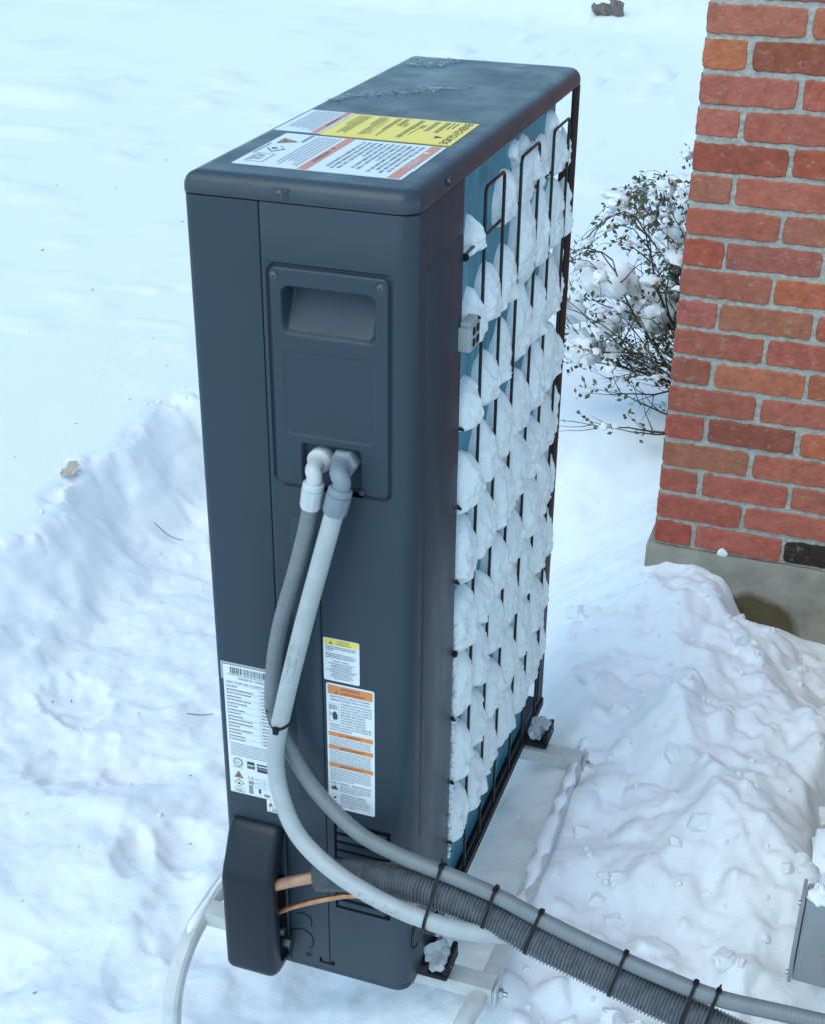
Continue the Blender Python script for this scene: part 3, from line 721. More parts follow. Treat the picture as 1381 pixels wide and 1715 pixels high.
for rad, m in ((8.5, INK), (7.6, 0), (6.9, INK), (6.2, 0)):
    lb.poly([(cxm+rad*math.cos(R(a)), czm+rad*math.sin(R(a))) for a in range(0, 360, 15)], m, .0010+.0001*(8.6-rad)*2)
lb.text(cxm, czm-2.4, 'ETL', 6.4, INK, 'c', None, .0019); lb.words(8, 51, 16, 1.6, SOFT, r_, 1)
lb.rect(32, 54, 13, 14, INK); lb.rect(33, 60, 11, 2.2, 0, .0014); lb.rect(33.5, 56, 9, 1.2, SOFT, .0014)
lb.rect(49, 51, 20, 16, INK); lb.rect(50.5, 62, 16, 2.2, 0, .0014); lb.rect(50.5, 57, 16, 2.4, SOFT, .0014)
lb.tri(8, 31, 16, OR, 1, False); lb.flame(13.2, 34, 5.4, INK)
dm = [(16, 13), (24.5, 21), (16, 29), (7.5, 21)]; lb.poly(dm, INK, .0010); lb.poly([(16, 14.4), (23, 21), (16, 27.6), (9, 21)], 0, .0013); lb.flame(13.2, 18.4, 5.4, INK)
lb.frame(7, 2.5, 18, 9.5, .5, INK); lb.text(16, 4.2, 'A2L', 7.4, INK, 'c')
lb.rect(33, 33, 8, 6, SOFT); lb.rect(34.5, 35, 5, 4.5, 0, .0013); lb.poly([(33, 23), (43, 23), (41, 30), (33, 30)], SOFT); lb.frame(33, 4, 7, 17, .5, INK); lb.rect(33.5, 4.5, 6, 16, SOFT)
for i in range(3):
    lb.frame(50, 32-i*7.4, 10, 5.4, .4, SOFT); lb.frame(61, 32-i*7.4, 12, 5.4, .4, SOFT); lb.words(43, 34-i*7.4, 6, 1.4, SOFT, r_, 1)
lb.rect(50, 8, 4, 9, INK); lb.rect(59, 3.5, 10, 6, SOFT); lb.line(42, 3, 58, 3, .4, SOFT)
lb.build('sticker', 'large white rating plate with barcode and table')
tb = MB(); tb.box(.0098, .0128, -.0008, .0002, .562, .592, 0, .0003); tb.box(.0098, .095, -.0008, .0002, .5912, .5945, 0, .0003); tb.build('clear_tape', clip_grey, unit)
lb = Label((.0765, -.0002, .3185), EX, EZ, EN); lb.sheet(27, 23.8, .5)
lb.tri(2.5, 12, 8.5, OR, 1, False); lb.flame(5.2, 13.4, 3, INK); lb.poly([(18, 11), (23, 15.8), (18, 20.6), (13, 15.8)], SOFT, .001); lb.poly([(18, 12), (22, 15.8), (18, 19.6), (14, 15.8)], 0, .0013); lb.flame(16.2, 14, 3.6, INK)
lb.frame(4, 2, 19, 7.5, .5, INK); lb.text(13.5, 3.2, 'A2L', 6.0, INK, 'c'); lb.build('sticker', 'tiny white flammability sticker under the rating plate')
# lid stickers: their text reads from the coil side, so right is -Y and up is +X
UX, VX, NX = (0, -1, 0), (1, 0, 0), (0, 0, 1)
lb = Label((.044, .236, H), UX, VX, NX); lb.sheet(179, 236, .5)     # near sticker: 179 along Y, 236 along X
lb.rect(2, 216, 175, 15, RU); lb.tri(36, 218, 11, None, 0, False); lb.text(98, 219, 'WARNING', 11.5, 0, 'c')
for i, t in enumerate((.9, .95, .88, .97, .6, .92, .9, .5, .94, .97, .93)): lb.letters(12, 205-i*8.4, 156, 4.6, INK, r_, t)
lb.rect(2, 92, 175, 13, RU); lb.tri(58, 94, 8, None, 1, False); lb.text(108, 94.6, 'AVERTISSEMENT', 8.2, INK, 'c')
for i in range(6): lb.words(8, 84-i*6.2, 162, 1.9, SOFT, r_, r_.uniform(.82, 1))
lb.tri(30, 11, 30, OR, 1, False); lb.flame(41, 15, 8, INK)
lb.poly([(85, 26), (102, 39), (85, 52), (68, 39)], INK, .001) if False else None
dq = lambda c, d, k: [(c, d-k*.8), (c+k, d), (c, d+k*.8), (c-k, d)]
lb.poly(dq(90, 24, 17), INK, .0010); lb.poly(dq(90, 24, 14.5), 0, .0013); lb.flame(85, 18, 10, INK)
lb.frame(118, 10, 44, 26, 1.4, SOFT); lb.text(140, 14, 'A2L', 19, SOFT, 'c'); lb.words(62, 3, 60, 2.6, SOFT, r_, 1); lb.words(4, 40, 40, 5, SOFT, r_, 1)
lb.build('sticker', 'white sticker with two orange bars near the front of the lid')
lb = Label((.0185, .389, H), UX, (.80, 0, 0), NX); lb.sheet(139, 87, .5)
lb.rect(2, 70, 135, 12, RU); lb.words(40, 74, 60, 4, INK, r_, .9)
for i in range(9): lb.words(6, 63-i*6.2, 126, 2.0, SOFT, r_, r_.uniform(.8, 1))
lb.build('sticker', 'white sticker with one orange bar at the left edge of the lid')
lb = Label((.0895, .386, H), UX, VX, NX); lb.sheet(140, 192, .5, 1)
lb.text(70, 173, 'ENERGYGUIDE', 17.5, INK, 'c', 128); lb.poly([(92, 156), (106, 156), (99, 168)], INK)
for i, (v, f) in enumerate(((163, .30), (157, .34), (150, .55), (146, .55), (134, .5), (130, .5), (110, .9), (106, .9), (88, .35), (84, .35), (76, .9), (72, .6), (55, .9), (50, .9), (45, .4), (28, .9), (23, .85), (18, .9), (12, .5))): lb.words(8, v, 124, 1.9, INK, r_, f)
for v, a, b in ((118, 40, 100), (62, 20, 80)): lb.line(a, v, b, v, .8, INK)
lb.text(46, 118, 'SEER2', 9, INK, 'c'); lb.text(44, 92, 'HSPF2', 9, INK, 'c'); lb.text(100, 60, 'Cooling', 8, INK, 'c')
lb.build('sticker', 'bright yellow energy guide sticker on the lid')

# ice frozen to the lid: thin sheets with a ragged rim, thicker in the middle
def ice_patch(poly, thick, seed):
    x0 = min(p[0] for p in poly)-.01; x1 = max(p[0] for p in poly)+.01; y0 = min(p[1] for p in poly)-.01; y1 = max(p[1] for p in poly)+.01; d = .0022
    gx = np.arange(x0, x1, d); gy = np.arange(y0, y1, d); X, Y = np.meshgrid(gx, gy); D = np.full(X.shape, 1e9); ins = np.zeros(X.shape, bool)
    n = len(poly)
    for i in range(n):
        ax, ay = poly[i]; bx, by = poly[(i+1) % n]; t = np.clip(((X-ax)*(bx-ax)+(Y-ay)*(by-ay))/((bx-ax)**2+(by-ay)**2), 0, 1)
        D = np.minimum(D, np.hypot(X-ax-t*(bx-ax), Y-ay-t*(by-ay)))
        if by != ay: ins ^= ((ay > Y) != (by > Y)) & (X < (bx-ax)*(Y-ay)/(by-ay)+ax)
    S = np.where(ins, D, -D)+.010*fbm(X*70, Y*70, seed, 3)
    Z = H+np.clip(S, 0, .009)/.009*thick*.5*(.45+.85*np.abs(fbm(X*110, Y*110, seed+5, 3)))+.0002
    keep = S > 0; ny, nx = X.shape; idx = -np.ones(X.shape, int); V = []; F = []
    for j in range(ny-1):
        for i in range(nx-1):
            if keep[j, i] and keep[j, i+1] and keep[j+1, i] and keep[j+1, i+1]:
                q = []
                for jj, ii in ((j, i), (j, i+1), (j+1, i+1), (j+1, i)):
                    if idx[jj, ii] < 0: idx[jj, ii] = len(V); V.append((X[jj, ii], Y[jj, ii], Z[jj, ii]))
                    q.append(idx[jj, ii])
                F.append(q)
    mb = MB(); mb.add(V, F); return mb
for poly, th, sd_ in (([(.010, .455), (.030, .47), (.085, .53), (.125, .555), (.135, .575), (.10, .575), (.05, .545), (.02, .50)], .004, 3),
                      ([(.125, .575), (.175, .612), (.19, .640), (.155, .635), (.125, .610)], .002, 9),
                      ([(.030, .775), (.075, .765), (.10, .80), (.105, .845), (.15, .86), (.12, .868), (.03, .862), (.022, .82)], .003, 14),
                      ([(.180, .765), (.20, .775), (.205, .80), (.19, .80)], .0015, 23), ([(.20, .825), (.225, .83), (.23, .85), (.21, .845)], .0015, 27)):
    ice_patch(poly, th, sd_).build('ice_patch', frost, unit)

# ------------------------------------------------------------------ snow packed in the guard
ORD = ['top', 'second', 'third', 'fourth', 'fifth', 'sixth', 'seventh', 'eighth', 'ninth', 'tenth']
COLN = ['beside the panel', 'second from panel', 'third from panel', 'fourth from panel', 'fifth from panel', 'sixth from panel', 'beside the far post']
CE = [.204]+COLY+[.826]
def clump(y0, y1, z0, h, T, skew, seed, pin=2.6):
    nu, nv = 22, 30; x0 = .3030; V = []; F = []
    for j in range(nv+1):
        b = j/nv
        for i in range(nu+1):
            a = i/nu; u = 2*a-1; us = min(1, abs((u-skew)/(1+skew*(-1 if u > skew else 1))))
            top = h*(.16+.84*(1-us**2.2)**.62)+.009*float(vnoise(a*4+seed, seed*.7, 11))
            low = -.005-.013*(1-u*u)+.009*float(vnoise(a*3.3+seed, seed*.37, 3))
            z = z0+low+(min(top, 1.302-z0)-low)*b
            y = y0+(y1-y0)*a
            e = max(0, 1-abs(u)**pin)**.5
            prof = min(1, b/.16)**.5*max(0, 1-(max(0, b-.22)/.78)**2.4)**.5
            th = T*(e*.86+.14*(e > 0))*prof
            th += (.0044*float(vnoise(y*38+seed, z*27, 8))+.0036*float(vnoise(y*90, z*70+seed, 9))+.0026*float(vnoise(y*210, z*170+seed, 10)))*e*prof
            V.append((x0+max(0, th)+.0002, y+.004*float(vnoise(z*32, seed+a*1.5, 4))*prof, z))
    w = nu+1
    for j in range(nv):
        for i in range(nu): F.append([j*w+i, j*w+i+1, (j+1)*w+i+1, (j+1)*w+i])
    n = len(V); V2 = [(x0-.0005, y, z) for _, y, z in V]; rim = list(range(w))+[k*w+nu for k in range(1, nv+1)]+[nv*w+i for i in range(nu-1, -1, -1)]+[k*w for k in range(nv-1, 0, -1)]
    V += [V2[k] for k in rim]; m_ = len(rim)
    for k in range(m_): F.append([rim[k], rim[(k+1) % m_], n+(k+1) % m_, n+k])
    F.append([n+k for k in range(m_)])
    mb = MB(); mb.add(V, F); return mb
rc = random.Random(21)
FILL = {0: [.050, 0, .070, .080, .066, .062, .050], 1: [.055, .072, .092, .128, .116, .105, .095], 2: [.066, .080, .092, .108, .112, .108, .100], 3: [.074, .086, .096, .106, .110, .110, .104]}
for row in range(9):
    hs = FILL.get(row, [.092, .099, .107, .114, .115, .115, .108])
    for col in range(7):
        h = hs[col]
        if h == 0: continue
        y0, y1 = CE[col], CE[col+1]
        if row == 0 and col == 0: y0, y1 = .245, .2885
        h *= rc.uniform(.82, 1.12); T = (.021 if row < 1 else .027 if row < 3 else .033)*rc.uniform(.85, 1.2); y0 += rc.uniform(-.003, .004); y1 += rc.uniform(-.004, .003)
        if col == 6: T *= .9
        pin = 2.6
        if row >= 3:
            pin = rc.uniform(2.8, 4.6)
            if rc.random() < .10: h *= 1.15
            elif rc.random() < .12: h *= .80
        o = clump(y0-.001, y1+.001, ROW[row]+rc.uniform(-.003, .003), h, T, rc.uniform(.0, .55), rc.uniform(0, 90), pin).build('snow_clump', grille_snow)
        tag(o, f'snow clump in the coil guard, {ORD[row]} row from top, {COLN[col]}', 'snow clump', 'snow clumps packed in the coil guard')
for (y0, y1, z, h, T, txt) in ((.475, .505, 1.285, .055, .016, 'narrow snow clump above the middle wire loop, high on the coil'), (.690, .735, 1.235, .075, .02, 'snow clump hanging inside the far wire loop at the top of the coil'),
                               (.560, .64, 1.225, .055, .02, 'low snow clump just behind the middle wire loop near the lid')):
    o = clump(y0, y1, z, h, T, .1, rc.uniform(0, 90)).build('snow_clump', grille_snow); tag(o, txt, 'snow clump', 'snow clumps packed in the coil guard')
# crusty frost along the panel edge low on the coil
mb = MB()
for i in range(46):
    z = .12+.0105*i+rc.uniform(-.003, .003); bm = bmesh.new(); bmesh.ops.create_icosphere(bm, subdivisions=1, radius=rc.uniform(.003, .0075)*(1 if i > 8 else .7))
    for v in bm.verts: v.co *= rc.uniform(.75, 1.2)
    mb.bm(bm, 0, True, Matrix.Translation((W-.001+rc.uniform(0, .003), .206+rc.uniform(-.002, .006), z)))
tag(mb.build('frost_crust', grille_snow), 'ragged line of frost along the lower edge of the side panel', 'frost', kind='stuff')

# ------------------------------------------------------------------ stand
stand = empty('equipment_stand', (W/2, .45, -.30), 'white powder coated metal stand holding the heat pump off the snow', 'stand')
rail_l = smooth_path([(-.11, 1.02, -.32), (-.11, 1.0, -.15), (-.11, .93, -.065), (-.11, .84, -.05), (-.11, .5, -.05), (-.11, .19, -.050), (-.11, .10, -.048), (-.11, .03, -.060), (-.11, -.025, -.105), (-.11, -.050, -.18), (-.112, -.065, -.36)], .012, 4)
rail_r = smooth_path([(.43, 1.02, -.34), (.43, 1.0, -.15), (.43, .93, -.075), (.43, .84, -.054), (.43, .5, -.052), (.428, .19, -.050), (.422, .10, -.050), (.408, .02, -.062), (.398, -.035, -.105), (.394, -.06, -.18), (.392, -.075, -.36)], .012, 4)
for q in (rail_l, rail_r):
    mb = MB(); mb.tube(q, .0145, 16, square=5); mb.build('rail', white_metal, stand)
for y in (.095, .755):
    mb = MB(); mb.box(-.098, .440, y-.018, y+.018, -.0335, -.0295, 0); mb.box(-.098, .440, y-.018, y-.015, -.058, -.0337, 0); mb.build('crossbar', white_metal, stand)
    pl = MB(); pl.box(.4455, .4490, y-.022, y+.020, -.070, -.030, 0, .001); pl.build('bracket', white_metal, stand)
    bt = MB(); bt.tube([(.4492, y, -.05), (.4560, y, -.05)], .0095, 6); bt.tube([(.4560, y, -.05), (.4640, y, -.05)], .0045, 10); bt.build('bolt', steel, stand)
# snow lying along the rails
def snow_strip(path, r, seed, w=.011):
    mb = MB(); pts = []; rs = []
    for i, p in enumerate(path):
        k = .75+.5*float(vnoise(i*.35, seed, 4))
        if k < .35: k = .35
        pts.append(p+Vector((.003*float(vnoise(i*.5, seed+3, 5)), 0, r))); rs.append(w*k*min(1, (i+1)/3, (len(path)-i)/3))
    mb.tube(pts, rs, 10); return mb
tag(snow_strip(rail_l[int(len(rail_l)*.58):int(len(rail_l)*.79)], .0115, 2, .0085).build('snow_strip', snow_soft), 'thin strip of snow lying on the curved left leg of the white stand', 'snow strip')
tag(snow_strip(rail_r[int(len(rail_r)*.16):int(len(rail_r)*.66)], .0100, 6, .0125).build('snow_strip', snow_soft), 'icy strip of snow lying along the right rail of the white stand', 'snow strip')
def lump(c, s, seed, m, name, sub=3, rough=.3, squash=(1, 1, 1)):
    bm = bmesh.new(); bmesh.ops.create_icosphere(bm, subdivisions=sub, radius=1)
    for v in bm.verts:
        k = 1+rough*(float(vnoise(v.co.x*1.6+seed, v.co.y*1.6+v.co.z, 3))+.5*float(vnoise(v.co.x*3.6+v.co.z*3, v.co.y*3.6+seed, 4)))
        v.co = Vector((v.co.x*squash[0], v.co.y*squash[1], v.co.z*squash[2]))*k*s
    mb = MB(); mb.bm(bm, 0, True, Matrix.Translation(c)); return mb.build(name, m)
tag(lump((W+.022, .775, .004), .024, 4, ice, 'ice_lump', rough=.55, squash=(.9, 1.2, .75)), 'lump of clear ice on the far black foot of the heat pump', 'ice lump')
tag(lump((W+.020, .098, .006), .023, 8, ice, 'ice_lump', rough=.6, squash=(.9, 1.1, .9)), 'lump of clear ice on the near black foot of the heat pump', 'ice lump')

# ------------------------------------------------------------------ conduits, pipes and their sleeve
def hose(name, path, r, n, m, parent, rad=None):
    mb = MB(); mb.tube(path, rad or r, n); o = mb.build(name, m, parent, 60)
    a = o.data.attributes.new('along', 'FLOAT', 'POINT'); d = [0.0]
    for p, q in zip(path, path[1:]): d.append(d[-1]+(q-p).length)
    a.data.foreach_set('value', np.repeat(np.array(d, np.float32), n)); return o
def fitting(parent, c, path0, m, hexed, r):
    """wall gland, swept elbow and compression nut"""
    g = MB(); n = 6 if hexed else 28; g.tube([(c[0], .010, c[2]), (c[0], -.006, c[2])], r*1.45 if not hexed else r*1.55, n)
    g.tube([(c[0], -.006, c[2]), (c[0], -.011, c[2])], [r*1.45, r*1.15] if not hexed else [r*1.5, r*1.2], n); g.build('gland_nut', m, parent, 30)
    e0 = Vector((c[0], -.010, c[2])); end = Vector(path0[0]); d = (Vector(path0[1])-end).normalized(); k0 = end-d*.022
    b1 = e0+Vector((0, -.030, 0)); b2 = k0-d*.012; q = [e0*(1-t)**3+b1*3*t*(1-t)**2+b2*3*t*t*(1-t)+k0*t**3 for t in [j/14 for j in range(15)]]+[end-d*.012]
    e = MB(); e.tube(q, r*.92, 18); e.build('elbow', m, parent, 50)
    # ribbed compression collar
    cn = 40; V = []; F = []; rings = [(-.018, 1.10), (-.016, 1.24), (-.010, 1.27), (-.0095, 1.18), (-.008, 1.18), (-.0075, 1.30), (.018, 1.26), (.021, 1.12), (.0212, .95)]
    up = Vector((0, 1, 0)); a_ = (up-d*up.dot(d)).normalized(); b_ = d.cross(a_)
    for t, k in rings:
        for i in range(cn):
            ang = 2*math.pi*i/cn; rr_ = r*k*(1.0 if (i % 4 < 2 or t < -.006 or t > .0185) else .925); V.append(end+d*t+rr_*(math.cos(ang)*a_+math.sin(ang)*b_))
    for j in range(len(rings)-1):
        for i in range(cn): F.append([j*cn+i, j*cn+(i+1) % cn, (j+1)*cn+(i+1) % cn, (j+1)*cn+i])
    F.append(list(range(cn))[::-1]); F.append([(len(rings)-1)*cn+i for i in range(cn)])
    k = MB(); k.add(V, F); k.build('collar', m, parent, 25)
PA = [(.226, -.042, .930), (.215, -.048, .883), (.201, -.053, .826), (.172, -.055, .714), (.140, -.055, .581), (.122, -.055, .488), (.132, -.065, .419), (.168, -.085, .364), (.235, -.107, .332), (.317, -.122, .312), (.393, -.124, .298), (.455, -.112, .286), (.515, -.082, .272), (.575, -.066, .262), (.643, -.073, .252), (.733, -.083, .234), (.803, -.093, .225), (.872, -.098, .214), (.99, -.105, .207)]
PB = [(.187, -.038, .930), (.179, -.040, .881), (.161, -.040, .811), (.124, -.030, .688), (.108, -.026, .587), (.108, -.022, .523), (.136, -.025, .468), (.178, -.035, .414), (.254, -.055, .370), (.337, -.068, .355), (.417, -.080, .352), (.482, -.083, .340), (.547, -.090, .324), (.639, -.100, .306), (.728, -.110, .294), (.814, -.120, .290), (.896, -.120, .293), (.990, -.120, .297)]
PS = [(.190, -.060, .270), (.257, -.065, .292), (.318, -.070, .306), (.397, -.080, .313), (.483, -.085, .300), (.550, -.095, .286), (.643, -.105, .269), (.733, -.115, .251), (.803, -.125, .242), (.872, -.130, .231), (.99, -.135, .225)]
RA, RB, RS = .0135, .0120, .0235
qa = smooth_path(PA, .006, 6); qb = smooth_path(PB, .006, 6); qs = smooth_path(PS, .006, 8)
ca = empty('conduit', (.219, -.03, .966), 'light grey electrical conduit from the hex nut fitting, curving in front', 'conduit')
hose('hose', qa, RA, 24, grey_light, ca); fitting(ca, (.2195, 0, .966), qa, fit_grey, True, RA)
cbd = empty('conduit', (.184, -.03, .964), 'darker grey electrical conduit from the round white fitting, running on top', 'conduit')
hose('hose', qb, RB, 20, grey_mid, cbd); fitting(cbd, (.184, 0, .964), qb, fit_white, False, RB)
# faint printed markings on the light conduit
def conduit_print(q, i0, rows, seed):
    rp_ = random.Random(seed); mb = MB()
    for i in range(i0, i0+rows):
        p = q[i]; t = (q[i+1]-q[i-1]).normalized(); side = Vector((0, -1, 0)); a_ = (side-t*side.dot(t)).normalized(); b_ = t.cross(a_)
        for row in (-.55, -.2, .15, .5):
            if rp_.random() < .35: continue
            w = rp_.uniform(.10, .22); L_ = rp_.uniform(.0015, .0036)
            V = [p+t*(s*L_)+(RA+.0004)*(math.cos(an)*a_+math.sin(an)*b_) for s in (-.5, .5) for an in (row, row+w)]
            mb.add(V, [[0, 1, 3, 2]], 0, False)
    return mb
pr = conduit_print(qa, int(len(qa)*.165), 13, 2); pr2 = conduit_print(qa, int(len(qa)*.50), 12, 5)
pr.v += []; n0 = len(pr.v); pr.v += pr2.v; pr.f += [[i+n0 for i in f] for f in pr2.f]; pr.mi += pr2.mi; pr.sm += pr2.sm
pm = pr.build('printed_marks', ink_soft, ca); pm['kind'] = 'stuff'

# corrugated sleeve: real rings, split along its length
def corrugated(path, r):
    q = resample(path, .00105); N = len(q); n = 26; mb = MB(); V = []; F = []
    T = [(q[min(i+1, N-1)]-q[max(i-1, 0)]).normalized() for i in range(N)]
    nrm = Vector((0, 0, 1)); nrm = (nrm-T[0]*nrm.dot(T[0])).normalized()
    for i in range(N):
        nrm = (nrm-T[i]*nrm.dot(T[i])).normalized(); bi = T[i].cross(nrm); ph = (i % 5)
        k = (-.0004, .0018, .0026, .0014, -.0010)[ph]
        k += .0008*float(vnoise(i*.02, 3, 2))
        for j in range(n):
            a = 2*math.pi*j/n; rr_ = r+k
            if j in (10, 11): rr_ -= .0035                      # the slit with its tucked edge
            if j in (9,): rr_ += .0012
            V.append(q[i]+rr_*(math.cos(a)*nrm+math.sin(a)*bi))
    for i in range(N-1):
        for j in range(n): F.append([i*n+j, i*n+(j+1) % n, (i+1)*n+(j+1) % n, (i+1)*n+j])
    F.append(list(range(n))[::-1]); F.append([(N-1)*n+j for j in range(n)])
    mb.add(V, F); return mb
sl = corrugated(qs, RS).build('corrugated_sleeve', loom, None, 70); tag(sl, 'thick dark grey corrugated sleeve round the pipes, running out to the right', 'sleeve')
mb = MB(); mb.tube(smooth_path([(.050, -.030, .150), (.088, -.032, .186), (.118, -.040, .212), (.155, -.052, .242), (.198, -.060, .272)], .005, 3), .0092, 16)
tag(mb.build('copper_pipe', copper_pale), 'thick copper pipe from the valve cover into the corrugated sleeve', 'pipe')
mb = MB(); mb.tube(smooth_path([(.070, -.028, .110), (.104, -.030, .138), (.140, -.038, .170), (.19, -.047, .207), (.243, -.055, .240), (.300, -.066, .262), (.36, -.075, .28)], .005, 3), .0048, 12)
tag(mb.build('copper_pipe', copper), 'thin copper pipe below the corrugated sleeve', 'pipe')

# cable ties: band round the hull of what they hold, square head and tail
def near(q, x): return min(range(1, len(q)-1), key=lambda i: abs(q[i].x-x))
def tie(members, at_x, label, head_ang=80, tail=True, q0=None, lean=0):
    q, r = members[0]; i = near(q, at_x); p0 = q[i]; t = (q[i+1]-q[i-1]).normalized()
    t = (t+Vector((0, 0, lean))).normalized()
    up = Vector((0, 0, 1)); a_ = (up-t*up.dot(t)).normalized(); b_ = t.cross(a_); cs = []
    for qq, rr_ in members:
        k = min(range(len(qq)), key=lambda j: abs((qq[j]-p0).dot(t))+.2*(qq[j]-p0).length); d = qq[k]-p0; cs.append((d.dot(a_), d.dot(b_), rr_+.0022))
    pts = []
    for s in range(56):
        an = 2*math.pi*s/56; dx, dy = math.cos(an), math.sin(an); c = max(cs, key=lambda c: c[0]*dx+c[1]*dy+c[2])
        pts.append(p0+a_*(c[0]+c[2]*dx)+b_*(c[1]+c[2]*dy))
    root = empty('cable_tie', p0, label, 'cable tie', 'black cable ties on the conduits')
    V = []; F = []; n = len(pts); cen = sum(pts, Vector())/n
    for p in pts:
        o = (p-cen); o = (o-t*o.dot(t)).normalized()
        for s, h in ((-.0024, 0), (.0024, 0), (.0024, .0016), (-.0024, .0016)): V.append(p+t*s+o*h)
    for k in range(n):
        for e in range(4): F.append([k*4+e, k*4+(e+1) % 4, ((k+1) % n)*4+(e+1) % 4, ((k+1) % n)*4+e])
    mb = MB(); mb.add(V, F, 0, False); mb.build('band', black, root)
    k = int(head_ang/360*56) % 56; p = pts[k]; o = (p-cen).normalized(); s_ = t.cross(o)
    M = Matrix((t, s_, o)).transposed().to_4x4(); M.translation = p+o*.0025
    bm = bmesh.new(); bmesh.ops.create_cube(bm, size=1)
    for v in bm.verts: v.co = Vector((v.co.x*.0075, v.co.y*.0085, v.co.z*.0065))
    bmesh.ops.bevel(bm, geom=bm.edges[:], offset=.001, segments=2, affect='EDGES'); hb = MB(); hb.bm(bm, 0, True, M); hb.build('head', black, root)
    if tail:
        tl = MB(); tl.tube([p+o*.003, p+o*.010+s_*.003, p+o*.016+s_*.002], .0014, 6); tl.build('tail', black, root)
tie([(qa, RA), (qb, RB)], .1335, 'black cable tie round the two vertical conduits beside the rating plate', 270, False) if False else None
S_, B_, A_ = (qs, RS), (qb, RB), (qa, RA)
tie([S_, B_, A_], .395, 'black cable tie round sleeve and both conduits, first from the heat pump', 20, True)
tie([S_, B_], .472, 'black cable tie on the sleeve, second from the heat pump', 25, True)
tie([S_, B_], .540, 'black cable tie above the right stand rail, third from the heat pump', 10, False)
tie([S_, B_], .672, 'black cable tie on the open stretch of sleeve, fourth from the heat pump', 10, False)
tie([S_, B_], .775, 'thick black cable tie, left one of the close pair by the right edge', 10, False)
tie([S_, B_], .806, 'black cable tie, right one of the close pair by the right edge', 12, True)
# the tie on the vertical run, set by height instead
def tie_vertical():
    i = min(range(len(qa)//2), key=lambda k: abs(qa[k].z-.548)); j = min(range(len(qb)//2), key=lambda k: abs(qb[k].z-.556)); p0 = qa[i]; t = Vector((-.15, -.15, .97)).normalized()
    a_ = (Vector((1, 0, 0))-t*t.x).normalized(); b_ = t.cross(a_); cs = [(0, 0, RA+.001), ((qb[j]-p0).dot(a_), (qb[j]-p0).dot(b_), RB+.001)]; pts = []
    for s in range(48):
        an = 2*math.pi*s/48; dx, dy = math.cos(an), math.sin(an); c = max(cs, key=lambda c: c[0]*dx+c[1]*dy+c[2]); pts.append(p0+a_*(c[0]+c[2]*dx)+b_*(c[1]+c[2]*dy))
    root = empty('cable_tie', p0, 'black cable tie round the two upright conduits beside the rating plate', 'cable tie', 'black cable ties on the conduits')
    V = []; F = []; n = len(pts); cen = sum(pts, Vector())/n
    for p in pts:
        o = (p-cen).normalized()
        for s, h in ((-.0020, 0), (.0020, 0), (.0020, .0014), (-.0020, .0014)): V.append(p+t*s+o*h)
    for k in range(n):
        for e in range(4): F.append([k*4+e, k*4+(e+1) % 4, ((k+1) % n)*4+(e+1) % 4, ((k+1) % n)*4+e])
    mb = MB(); mb.add(V, F, 0, False); mb.build('band', black, root)
    p = min(pts, key=lambda v: v.y); hb = MB(); hb.box(p.x-.004, p.x+.004, p.y-.006, p.y+.001, p.z-.007, p.z+.004, 0, .001); hb.build('head', black, root)
tie_vertical()

# ------------------------------------------------------------------ house: brick walls on a concrete foundation
YW, XW0, PITCH, ZB, XM = 1.5, .440, .0716, .100, 1.03
house = empty('brick_house_corner', (.72, YW, -.4), 'corner of a weathered red brick house on a grey concrete foundation', 'house')
found = MB(); found.box(.424, 3.2, YW-.013, 3.2, -.6, ZB-.008, 0, .004); fo = found.build('foundation', concrete, house)
porch = MB(); porch.box(XM-.014, 2.6, -.42, YW-.0135, -.6, .215, 0, .006); tag(porch.build('porch_base', concrete), 'low concrete porch base along the right edge carrying the junction box', 'porch')
def mortar_sheet():
    ax_ = np.arange(XW0+.003, XM, .0035); az_ = np.arange(ZB-.006, 1.66, .0035); X, Z = np.meshgrid(ax_, az_)
    Y = YW+.0004+.0017*fbm(X*75, Z*75, 81, 3)+.0009*fbm(X*190, Z*190, 82, 2); return grid_mesh('mortar', X, Y, Z, mortar_m)
mo = link('mortar', mortar_sheet(), house)
core = MB(); core.box(XW0+.004, XM, YW+.0062, 3.2, ZB-.0075, 2.75, 0); core.box(XM+.0005, 3.2, YW+.006, 3.2, ZB-.0075, 2.75, 0); core.build('wall_core', mortar_m, house)
def brick_mesh(w, h, seed, depth=.03):
    rb_ = random.Random(seed); per = []
    nx, nz = (15, 4) if w > .12 else (7, 4)
    for i in range(nx): per.append((-w/2+w*i/nx, -h/2))
    for i in range(nz): per.append((w/2, -h/2+h*i/nz))
    for i in range(nx): per.append((w/2-w*i/nx, h/2))
    for i in range(nz): per.append((-w/2, h/2-h*i/nz))
    out = []
    for x, z in per:
        cx_ = .0022*(abs(abs(x)-w/2) < .001 and abs(abs(z)-h/2) < .001)
        out.append((x-math.copysign(cx_, x)+rb_.uniform(-.0018, .0014), z-math.copysign(cx_, z)+rb_.uniform(-.0020, .0016)))
    n = len(out); V = [(x, depth, z) for x, z in out]+[(x, .0, z) for x, z in out]+[(x*(1-.0045/w), -.0028, z*(1-.0050/h)) for x, z in out]
    F = [[i, (i+1) % n, n+(i+1) % n, n+i] for i in range(n)]+[[n+i, n+(i+1) % n, 2*n+(i+1) % n, 2*n+i] for i in range(n)]+[[2*n+i for i in range(n)]]
    me = bpy.data.meshes.new('brick'); me.from_pydata(V, [], F); setmat(me, brick_m); me.update()
    bm = bmesh.new(); bm.from_mesh(me); bmesh.ops.recalc_face_normals(bm, faces=bm.faces[:]); bm.to_mesh(me); bm.free()
    return me
LONG, SHORT, BH, J = .2035, .0905, .0605, .0105
